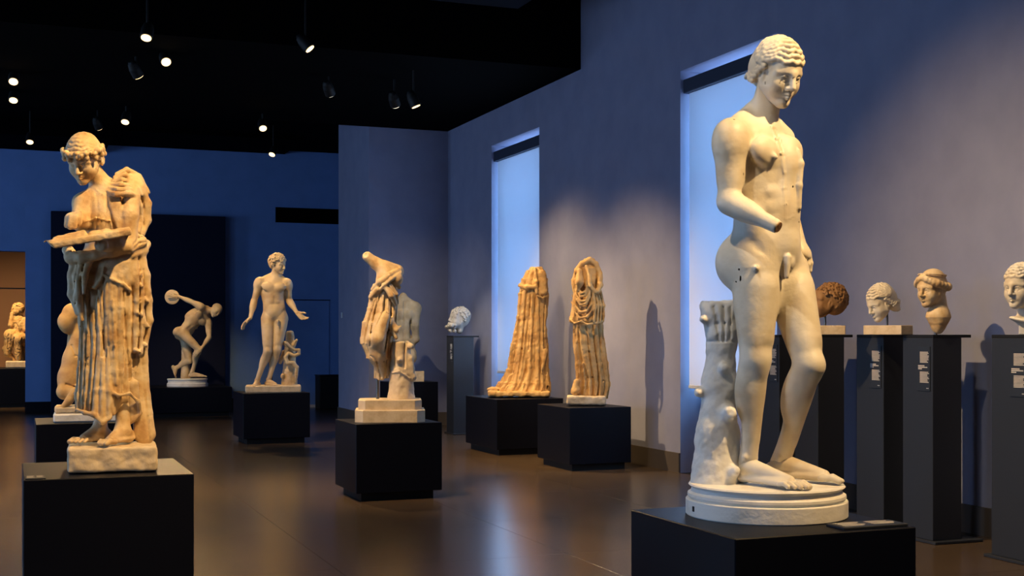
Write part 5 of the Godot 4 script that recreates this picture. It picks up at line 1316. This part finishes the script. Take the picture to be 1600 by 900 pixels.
func face(F: Field, hc: Vector3, H: Basis, S: float) -> void:
	# H: x to the figure's left, y up, z forward
	F.ell(hc + H * Vector3(0, 0.035, -0.014) * S, Vector3(0.074, 0.084, 0.096) * S, H, 0.02 * S)
	F.ell(hc + H * Vector3(0, -0.026, 0.028) * S, Vector3(0.066, 0.085, 0.063) * S, H, 0.03 * S)
	for q in [-1.0, 1.0]:
		F.cap(hc + H * Vector3(0.05 * q, -0.052, 0.005) * S, hc + H * Vector3(0.012 * q, -0.098, 0.062) * S, 0.025 * S, 0.02 * S, 0.03 * S)
		F.ell(hc + H * Vector3(0.039 * q, -0.038, 0.053) * S, Vector3(0.026, 0.03, 0.026) * S, H, 0.03 * S)
		F.cap(hc + H * Vector3(0.008 * q, 0.016, 0.089) * S, hc + H * Vector3(0.054 * q, 0.014, 0.062) * S, 0.011 * S, 0.011 * S, 0.018 * S)
	F.ell(hc + H * Vector3(0, 0.045, 0.055) * S, Vector3(0.05, 0.035, 0.033) * S, H, 0.03 * S)
	F.ell(hc + H * Vector3(0, -0.103, 0.076) * S, Vector3(0.021, 0.017, 0.017) * S, H, 0.018 * S)
	F.carve = true
	for q in [-1.0, 1.0]:
		F.ell(hc + H * Vector3(0.031 * q, -0.004, 0.1) * S, Vector3(0.0215, 0.0125, 0.02) * S, H, 0.012 * S)
	F.carve = false
	for q in [-1.0, 1.0]:
		F.ell(hc + H * Vector3(0.031 * q, -0.005, 0.0725) * S, Vector3(0.0165, 0.0125, 0.0135) * S, H, 0.003 * S)
		var lid := [Vector3(0.014, -0.006, 0.083), Vector3(0.024, 0.0035, 0.0875), Vector3(0.036, 0.004, 0.085), Vector3(0.047, -0.003, 0.075)]
		for i in 3: F.cap(hc + H * (lid[i] * Vector3(q, 1, 1)) * S, hc + H * (lid[i + 1] * Vector3(q, 1, 1)) * S, 0.0034 * S, 0.0034 * S, 0.003 * S)
		var under := [Vector3(0.015, -0.009, 0.083), Vector3(0.03, -0.0155, 0.085), Vector3(0.045, -0.009, 0.077)]
		for i in 2: F.cap(hc + H * (under[i] * Vector3(q, 1, 1)) * S, hc + H * (under[i + 1] * Vector3(q, 1, 1)) * S, 0.0028 * S, 0.0028 * S, 0.004 * S)
		F.ell(hc + H * Vector3(0.012 * q, -0.041, 0.097) * S, Vector3(0.0095, 0.0085, 0.011) * S, H, 0.006 * S)
		# ear
		F.ell(hc + H * Vector3(0.073 * q, -0.015, -0.006) * S, Vector3(0.009, 0.032, 0.02) * S, H * Basis(Vector3(1, 0, 0), -0.2), 0.008 * S)
		F.carve = true
		F.ell(hc + H * Vector3(0.086 * q, -0.012, -0.002) * S, Vector3(0.009, 0.02, 0.011) * S, H, 0.004 * S)
		F.carve = false
	F.cap(hc + H * Vector3(0, 0.018, 0.089) * S, hc + H * Vector3(0, -0.034, 0.113) * S, 0.0095 * S, 0.0115 * S, 0.014 * S)
	F.ell(hc + H * Vector3(0, -0.064, 0.073) * S, Vector3(0.028, 0.02, 0.02) * S, H, 0.016 * S)
	for q in [-1.0, 1.0]:
		F.cap(hc + H * Vector3(0.0, -0.0605, 0.1) * S, hc + H * Vector3(0.019 * q, -0.0695, 0.085) * S, 0.0064 * S, 0.003 * S, 0.006 * S)
		F.cap(hc + H * Vector3(0.0, -0.0755, 0.097) * S, hc + H * Vector3(0.016 * q, -0.0745, 0.085) * S, 0.0078 * S, 0.0035 * S, 0.006 * S)
	F.carve = true
	F.cap(hc + H * Vector3(0.001, -0.0675, 0.106) * S, hc + H * Vector3(0.020, -0.0715, 0.0905) * S, 0.0019 * S, 0.0012 * S, 0.003 * S)
	F.cap(hc + H * Vector3(-0.001, -0.0675, 0.106) * S, hc + H * Vector3(-0.020, -0.0715, 0.0905) * S, 0.0019 * S, 0.0012 * S, 0.003 * S)
	F.carve = false

func skull_point(th: float, ph: float, r: Vector3) -> Vector3:
	# th: 0 at the brow, PI at the nape; ph: -PI/2 right ear, 0 crown line, PI/2 left ear
	return Vector3(sin(ph) * r.x, cos(ph) * sin(th) * r.y, cos(ph) * cos(th) * r.z)

func hair_waves(F: Field, hc: Vector3, H: Basis, S: float, low := 0.0) -> void:
	# parted in the middle, wavy locks combed back over the ears
	var c := hc + H * Vector3(0, 0.033, -0.016) * S
	F.ell(c + H * Vector3(0, 0.014, -0.01) * S, Vector3(0.081, 0.085, 0.096) * S, H, 0.008 * S)
	F.ell(c + H * Vector3(0, -0.02, -0.035) * S, Vector3(0.083, 0.085, 0.08) * S, H, 0.012 * S)
	for q in [-1.0, 1.0]:
		for i in 9:
			var t0 := 0.38 + i * 0.235
			var last := Vector3.ZERO
			for j in 10:
				var f := j / 9.0
				var ph: float = lerpf(0.03, 1.42, f) * q
				var th := t0 + 0.55 * f * f * (1.0 if i < 4 else 0.3) + 0.085 * sin(f * 15.0 + i * 1.1) * (0.5 + f * 0.5) - low * (1.0 - f)
				var rr := Vector3(0.084, 0.098, 0.106) * (1.0 + 0.012 * sin(f * 15.0 + i * 2.1))
				var p := c + H * (skull_point(th, ph, rr) + Vector3(0, -0.012 * f, -0.004)) * S
				if j > 0: F.cap(last, p, 0.0088 * S, (0.0088 if j < 9 else 0.006) * S, 0.0035 * S)
				last = p
		# locks over the ear, gathered at the back
		for i in 5:
			var last := Vector3.ZERO
			for j in 6:
				var f := j / 5.0
				var p := c + H * Vector3((0.08 - 0.045 * f * f) * q, -0.008 - 0.015 * i + 0.007 * sin(f * 9.0 + i), 0.03 - 0.012 * i - 0.095 * f) * S
				if j > 0: F.cap(last, p, 0.0095 * S, 0.0085 * S, 0.004 * S)
				last = p

func hair_curls(F: Field, hc: Vector3, H: Basis, S: float, seed_: int, count := 110, size := 0.0135) -> void:
	var rng := RandomNumberGenerator.new()
	rng.seed = seed_
	var c := hc + H * Vector3(0, 0.033, -0.016) * S
	F.ell(c + H * Vector3(0, 0.014, -0.012) * S, Vector3(0.082, 0.086, 0.094) * S, H, 0.008 * S)
	F.ell(c + H * Vector3(0, -0.03, -0.035) * S, Vector3(0.083, 0.085, 0.078) * S, H, 0.012 * S)
	for i in count:
		var g := i * 2.39996
		var y := 1.0 - 1.75 * (i + 0.5) / count
		var rr := sqrt(maxf(0.0, 1.0 - y * y))
		var v := Vector3(cos(g) * rr, y, sin(g) * rr)
		if v.z > 0.15 and v.y < 0.32 + 0.25 * (1.0 - absf(v.x)) - 0.2: continue
		if v.z > -0.1 and v.y < -0.35: continue
		var p := c + H * (v * Vector3(0.086, 0.096, 0.104) + Vector3(0, -0.004, -0.008)) * S
		var n := H * v
		var t := n.cross(Vector3(0.3, 1, 0.2)).normalized().rotated(n, rng.randf() * TAU)
		var b := n.cross(t)
		var z := size * rng.randf_range(0.8, 1.2) * S
		var last := p + t * z
		for j in range(1, 5):
			var an := j * 1.35
			var q := p + (t * cos(an) + b * sin(an)) * z * (1.0 - j * 0.16) + n * z * 0.12 * j
			F.cap(last, q, z * 0.46, z * 0.42, z * 0.2)
			last = q

# ---------------------------------------------------------------- carving marble
# A Field is a list of rounded shapes joined by a smooth minimum; mesh() turns it into a surface (surface nets).
class Field:
	var kind := PackedInt32Array()
	var cut := PackedInt32Array()
	var a := PackedVector3Array()
	var ab := PackedVector3Array()
	var n := PackedVector3Array()
	var inv := PackedFloat32Array()
	var ra := PackedFloat32Array()
	var rd := PackedFloat32Array()
	var kk := PackedFloat32Array()
	var s := PackedFloat32Array()
	var tr: Array[Transform3D] = []
	var carve := false
	var cell := 0.01
	var rough := 0.0
	var rough_freq := 30.0
	var lo := Vector3(99, 99, 99)
	var hi := Vector3(-99, -99, -99)

	func put(t: int, pa: Vector3, pab: Vector3, pn: Vector3, pi: float, r1: float, r2: float, k: float, ps: float, ptr: Transform3D) -> void:
		kind.append(t); cut.append(1 if carve else 0); a.append(pa); ab.append(pab); n.append(pn); inv.append(pi)
		ra.append(r1); rd.append(r2 - r1); kk.append(maxf(k, 0.0005)); s.append(ps); tr.append(ptr)

	func grow(p: Vector3, r: float) -> void:
		if carve: return
		lo = lo.min(p - Vector3(r, r, r)); hi = hi.max(p + Vector3(r, r, r))

	func cap(p: Vector3, q: Vector3, r1: float, r2: float, k := 0.02) -> void:
		var d := q - p
		put(0, p, d, Vector3.ZERO, 1.0 / maxf(d.length_squared(), 1e-9), r1, r2, k, 0.0, Transform3D.IDENTITY)
		grow(p, r1); grow(q, r2)

	func flat(p: Vector3, q: Vector3, r1: float, r2: float, across: Vector3, thin: float, k := 0.02) -> void:
		# a tapered capsule whose section is thinned by the factor thin along the direction across
		var m := across.normalized()
		var d := q - p
		d += m * d.dot(m) * (thin - 1.0)
		put(2, p, d, m, 1.0 / maxf(d.length_squared(), 1e-9), r1, r2, k, thin - 1.0, Transform3D.IDENTITY)
		grow(p, r1); grow(q, r2)

	func chain(pts: Array, rs: Array, k := 0.02) -> void:
		for i in pts.size() - 1:
			cap(pts[i], pts[i + 1], rs[i], rs[i + 1], k)

	func ell(c: Vector3, r: Vector3, b := Basis.IDENTITY, k := 0.03) -> void:
		var t := Transform3D(b.orthonormalized(), c).affine_inverse()
		t = Transform3D(Basis.from_scale(Vector3(1.0 / r.x, 1.0 / r.y, 1.0 / r.z)), Vector3.ZERO) * t
		put(1, c, Vector3.ZERO, Vector3(1.0 / r.x, 1.0 / r.y, 1.0 / r.z), 0.0, maxf(r.x, maxf(r.y, r.z)), 0.0, k, 0.0, t)
		grow(c, maxf(r.x, maxf(r.y, r.z)))

	func ball(c: Vector3, r: float, k := 0.02) -> void:
		cap(c, c + Vector3(0, 0.0001, 0), r, r, k)

	func box(c: Vector3, half: Vector3, b := Basis.IDENTITY, rnd := 0.005, k := 0.005) -> void:
		put(3, c, Vector3.ZERO, half - Vector3(rnd, rnd, rnd), 0.0, rnd, rnd, k, 0.0, Transform3D(b.orthonormalized(), c).affine_inverse())
		grow(c, half.length())

	func loft(c0: Vector3, r0: float, c1: Vector3, r1: float, deep: float, k := 0.001, pleats := 0.0, amp0 := 0.0, amp1 := 0.0, below := 0.0, above := 0.0) -> void:
		# a slice of a draped column: elliptical section with rounded pleats, c0 below c1
		if c0.y > c1.y:
			var w := c0
			c0 = c1
			c1 = w
			var e := r0
			r0 = r1
			r1 = e
			e = amp0
			amp0 = amp1
			amp1 = e
		put(5, c0, c1 - c0, Vector3(pleats, amp0, amp1 - amp0), 1.0 / maxf(c1.y - c0.y, 1e-5), r0, r1, k, deep, Transform3D(Basis.IDENTITY, Vector3(below, above, 0)))
		grow(c0, maxf(r0, r0 * deep)); grow(c1, maxf(r1, r1 * deep))

	func fold(pts: Array, w1: float, w2: float, amp: float, zlo := -9.0, zhi := 9.0) -> void:
		# a ridge (amp > 0) or groove (amp < 0) carved along a line, on the surfaces between the depths zlo and zhi
		var was := carve
		carve = false
		var total := 0.0
		for i in pts.size() - 1: total += (pts[i + 1] - pts[i]).length()
		var run := 0.0
		for i in pts.size() - 1:
			var p: Vector3 = pts[i]
			var q: Vector3 = pts[i + 1]
			var l := (q - p).length()
			p.z = 0; q.z = 0
			var d := q - p
			put(4, p, d, Vector3(zlo, zhi, 0), 1.0 / maxf(d.length_squared(), 1e-9), lerpf(w1, w2, run / total), lerpf(w1, w2, (run + l) / total), 0.001, amp, Transform3D.IDENTITY)
			run += l
		carve = was

	func away(i: int, p: Vector3) -> float:
		var t := kind[i]
		if t == 1:
			var q: Vector3 = tr[i] * p
			var k0 := q.length()
			return k0 * (k0 - 1.0) / maxf((q * n[i]).length(), 1e-5)
		if t == 3:
			var q: Vector3 = (tr[i] * p).abs() - n[i]
			return q.max(Vector3.ZERO).length() + minf(maxf(q.x, maxf(q.y, q.z)), 0.0) - ra[i]
		if t == 5:
			var d: float
			if true:
				var h := clampf((p.y - a[i].y) * inv[i], 0.0, 1.0)
				var q := p - a[i] - ab[i] * h
				var rx := ra[i] + rd[i] * h
				var k0 := sqrt(q.x * q.x + q.z * q.z / (s[i] * s[i])) / rx
				d = (k0 - 1.0) * rx * minf(1.0, s[i])
				if n[i].x > 0.0 and d < 0.08:
					var an := atan2(q.z / s[i], q.x)
					var g := absf(sin(an * n[i].x * 0.5 + 0.9 * sin(2.0 * an + 1.0) + 0.5 * sin(p.y * 5.0))) * 0.65 + absf(sin(an * n[i].x * 0.83 + 1.4 * sin(3.0 * an) + p.y * 1.6)) * 0.35
					d -= (n[i].y + n[i].z * h) * (g - 0.55)
				d = maxf(d, maxf(a[i].y - p.y - tr[i].origin.x, p.y - a[i].y - ab[i].y - tr[i].origin.y))
			return d
		var q := p - a[i]
		if t == 2:
			q += n[i] * (q.dot(n[i]) * s[i])
		elif t == 4:
			q.z = 0
		var h := clampf(q.dot(ab[i]) * inv[i], 0.0, 1.0)
		return (q - ab[i] * h).length() - (ra[i] + rd[i] * h)

	func near(ids: PackedInt32Array, p: Vector3, r: float) -> PackedInt32Array:
		var out := PackedInt32Array()
		for i in ids:
			var reach := r
			if kind[i] == 2: reach = r * (1.0 + maxf(s[i], 0.0))
			if away(i, p) < reach * 1.12 + kk[i]:
				out.append(i)
		return out

	func value(p: Vector3, ids: PackedInt32Array) -> float:
		var f := 1.0
		for i in ids:
			var t := kind[i]
			var d: float
			if t == 0:
				var q := p - a[i]
				var h := clampf(q.dot(ab[i]) * inv[i], 0.0, 1.0)
				d = (q - ab[i] * h).length() - (ra[i] + rd[i] * h)
			elif t == 1:
				var q: Vector3 = tr[i] * p
				var k0 := q.length()
				d = k0 * (k0 - 1.0) / maxf((q * n[i]).length(), 1e-5)
			elif t == 2:
				var q := p - a[i]
				q += n[i] * (q.dot(n[i]) * s[i])
				var h := clampf(q.dot(ab[i]) * inv[i], 0.0, 1.0)
				d = (q - ab[i] * h).length() - (ra[i] + rd[i] * h)
			elif t == 3:
				var q: Vector3 = (tr[i] * p).abs() - n[i]
				d = q.max(Vector3.ZERO).length() + minf(maxf(q.x, maxf(q.y, q.z)), 0.0) - ra[i]
			elif t == 5:
				var h := clampf((p.y - a[i].y) * inv[i], 0.0, 1.0)
				var q := p - a[i] - ab[i] * h
				var rx := ra[i] + rd[i] * h
				var k0 := sqrt(q.x * q.x + q.z * q.z / (s[i] * s[i])) / rx
				d = (k0 - 1.0) * rx * minf(1.0, s[i])
				if n[i].x > 0.0 and d < 0.08:
					var an := atan2(q.z / s[i], q.x)
					var g := absf(sin(an * n[i].x * 0.5 + 0.9 * sin(2.0 * an + 1.0) + 0.5 * sin(p.y * 5.0))) * 0.65 + absf(sin(an * n[i].x * 0.83 + 1.4 * sin(3.0 * an) + p.y * 1.6)) * 0.35
					d -= (n[i].y + n[i].z * h) * (g - 0.55)
				d = maxf(d, maxf(a[i].y - p.y - tr[i].origin.x, p.y - a[i].y - ab[i].y - tr[i].origin.y))
			else:
				if p.z > n[i].x and p.z < n[i].y:
					var q := p - a[i]
					q.z = 0
					var h := clampf(q.dot(ab[i]) * inv[i], 0.0, 1.0)
					var w := ra[i] + rd[i] * h
					var g := (q - ab[i] * h).length_squared() / (w * w)
					if g < 1.0:
						f -= s[i] * (1.0 - g) * (1.0 - g)
				continue
			var k := kk[i]
			if cut[i]:
				d = -d
				var h := maxf(k - absf(f - d), 0.0)
				f = maxf(f, d) + h * h / (4.0 * k)
			else:
				var h := maxf(k - absf(f - d), 0.0)
				f = minf(f, d) - h * h / (4.0 * k)
		return f

	func mesh() -> Array:
		var c := cell
		var o := lo - Vector3(2, 2, 2) * c
		var size := (hi - lo) / c + Vector3(5, 5, 5)
		var bx := int(ceil(size.x / 4.0)); var by := int(ceil(size.y / 4.0)); var bz := int(ceil(size.z / 4.0))
		var nx := bx * 4 + 1; var ny := by * 4 + 1
		var sy := nx; var sz := nx * ny
		var all := PackedInt32Array()
		for i in kind.size(): all.append(i)
		var at := {}
		var verts := PackedVector3Array()
		var norms := PackedVector3Array()
		var quads := PackedInt32Array()
		var val := PackedFloat32Array(); val.resize(125)
		var r4 := c * 3.47
		var off := PackedInt32Array([0, 1, 5, 6, 25, 26, 30, 31])
		for gx in range(0, bx, 4):
			for gy in range(0, by, 4):
				for gz in range(0, bz, 4):
					var big := near(all, o + Vector3(gx * 4 + 8, gy * 4 + 8, gz * 4 + 8) * c, c * 13.9 + 0.004)
					if big.is_empty(): continue
					for ix in range(gx, mini(gx + 4, bx)):
						for iy in range(gy, mini(gy + 4, by)):
							for iz in range(gz, mini(gz + 4, bz)):
								var p0 := o + Vector3(ix, iy, iz) * (4.0 * c)
								var mid := p0 + Vector3(2, 2, 2) * c
								var ids := near(big, mid, r4 + 0.003)
								if ids.is_empty(): continue
								if absf(value(mid, ids)) > r4 * 1.9 + 0.008: continue
								var j := 0
								var neg := 0
								for z in 5:
									for y in 5:
										for x in 5:
											var f := value(p0 + Vector3(x, y, z) * c, ids)
											val[j] = f
											if f < 0.0: neg += 1
											j += 1
								if neg == 0 or neg == 125: continue
								var base := ix * 4 + iy * 4 * sy + iz * 4 * sz
								for z in 4:
									for y in 4:
										for x in 4:
											j = x + y * 5 + z * 25
											var v0 := val[j]; var v1 := val[j + 1]; var v2 := val[j + 5]; var v3 := val[j + 6]
											var v4 := val[j + 25]; var v5 := val[j + 26]; var v6 := val[j + 30]; var v7 := val[j + 31]
											var lowest := minf(minf(minf(v0, v1), minf(v2, v3)), minf(minf(v4, v5), minf(v6, v7)))
											if lowest >= 0.0: continue
											if maxf(maxf(maxf(v0, v1), maxf(v2, v3)), maxf(maxf(v4, v5), maxf(v6, v7))) < 0.0: continue
											var sum := Vector3.ZERO
											var m := 0
											if (v0 < 0.0) != (v1 < 0.0): sum += Vector3(v0 / (v0 - v1), 0, 0); m += 1
											if (v2 < 0.0) != (v3 < 0.0): sum += Vector3(v2 / (v2 - v3), 1, 0); m += 1
											if (v4 < 0.0) != (v5 < 0.0): sum += Vector3(v4 / (v4 - v5), 0, 1); m += 1
											if (v6 < 0.0) != (v7 < 0.0): sum += Vector3(v6 / (v6 - v7), 1, 1); m += 1
											if (v0 < 0.0) != (v2 < 0.0): sum += Vector3(0, v0 / (v0 - v2), 0); m += 1
											if (v1 < 0.0) != (v3 < 0.0): sum += Vector3(1, v1 / (v1 - v3), 0); m += 1
											if (v4 < 0.0) != (v6 < 0.0): sum += Vector3(0, v4 / (v4 - v6), 1); m += 1
											if (v5 < 0.0) != (v7 < 0.0): sum += Vector3(1, v5 / (v5 - v7), 1); m += 1
											if (v0 < 0.0) != (v4 < 0.0): sum += Vector3(0, 0, v0 / (v0 - v4)); m += 1
											if (v1 < 0.0) != (v5 < 0.0): sum += Vector3(1, 0, v1 / (v1 - v5)); m += 1
											if (v2 < 0.0) != (v6 < 0.0): sum += Vector3(0, 1, v2 / (v2 - v6)); m += 1
											if (v3 < 0.0) != (v7 < 0.0): sum += Vector3(1, 1, v3 / (v3 - v7)); m += 1
											if m == 0: continue
											var key := base + x + y * sy + z * sz
											at[key] = verts.size()
											verts.append(p0 + (Vector3(x, y, z) + sum / m) * c)
											norms.append(Vector3(v1 + v3 + v5 + v7 - v0 - v2 - v4 - v6, v2 + v3 + v6 + v7 - v0 - v1 - v4 - v5, v4 + v5 + v6 + v7 - v0 - v1 - v2 - v3).normalized())
											if (v0 < 0.0) != (v1 < 0.0): quads.append(key); quads.append(0 if v0 < 0.0 else 1)
											if (v0 < 0.0) != (v2 < 0.0): quads.append(key); quads.append(2 if v0 < 0.0 else 3)
											if (v0 < 0.0) != (v4 < 0.0): quads.append(key); quads.append(4 if v0 < 0.0 else 5)
		var idx := PackedInt32Array()
		for i in range(0, quads.size(), 2):
			var key := quads[i]
			var t := quads[i + 1]
			var e1: int = sy if t < 2 else (sz if t < 4 else 1)
			var e2: int = sz if t < 2 else (1 if t < 4 else sy)
			var q0: int = at.get(key, -1); var q1: int = at.get(key - e1, -1); var q2: int = at.get(key - e1 - e2, -1); var q3: int = at.get(key - e2, -1)
			if q0 < 0 or q1 < 0 or q2 < 0 or q3 < 0: continue
			if t % 2 == 0: idx.append_array(PackedInt32Array([q0, q2, q1, q0, q3, q2]))
			else: idx.append_array(PackedInt32Array([q0, q1, q2, q0, q2, q3]))
		if rough > 0.0:
			var ns := FastNoiseLite.new()
			ns.seed = 7; ns.frequency = rough_freq; ns.fractal_octaves = 3
			for i in verts.size():
				verts[i] += norms[i] * rough * ns.get_noise_3dv(verts[i])
			var sums := PackedVector3Array(); sums.resize(verts.size())
			for i in range(0, idx.size(), 3):
				var p := verts[idx[i]]
				var m := (verts[idx[i + 2]] - p).cross(verts[idx[i + 1]] - p)
				sums[idx[i]] += m; sums[idx[i + 1]] += m; sums[idx[i + 2]] += m
			for i in verts.size(): norms[i] = sums[i].normalized()
		return [verts, norms, idx]
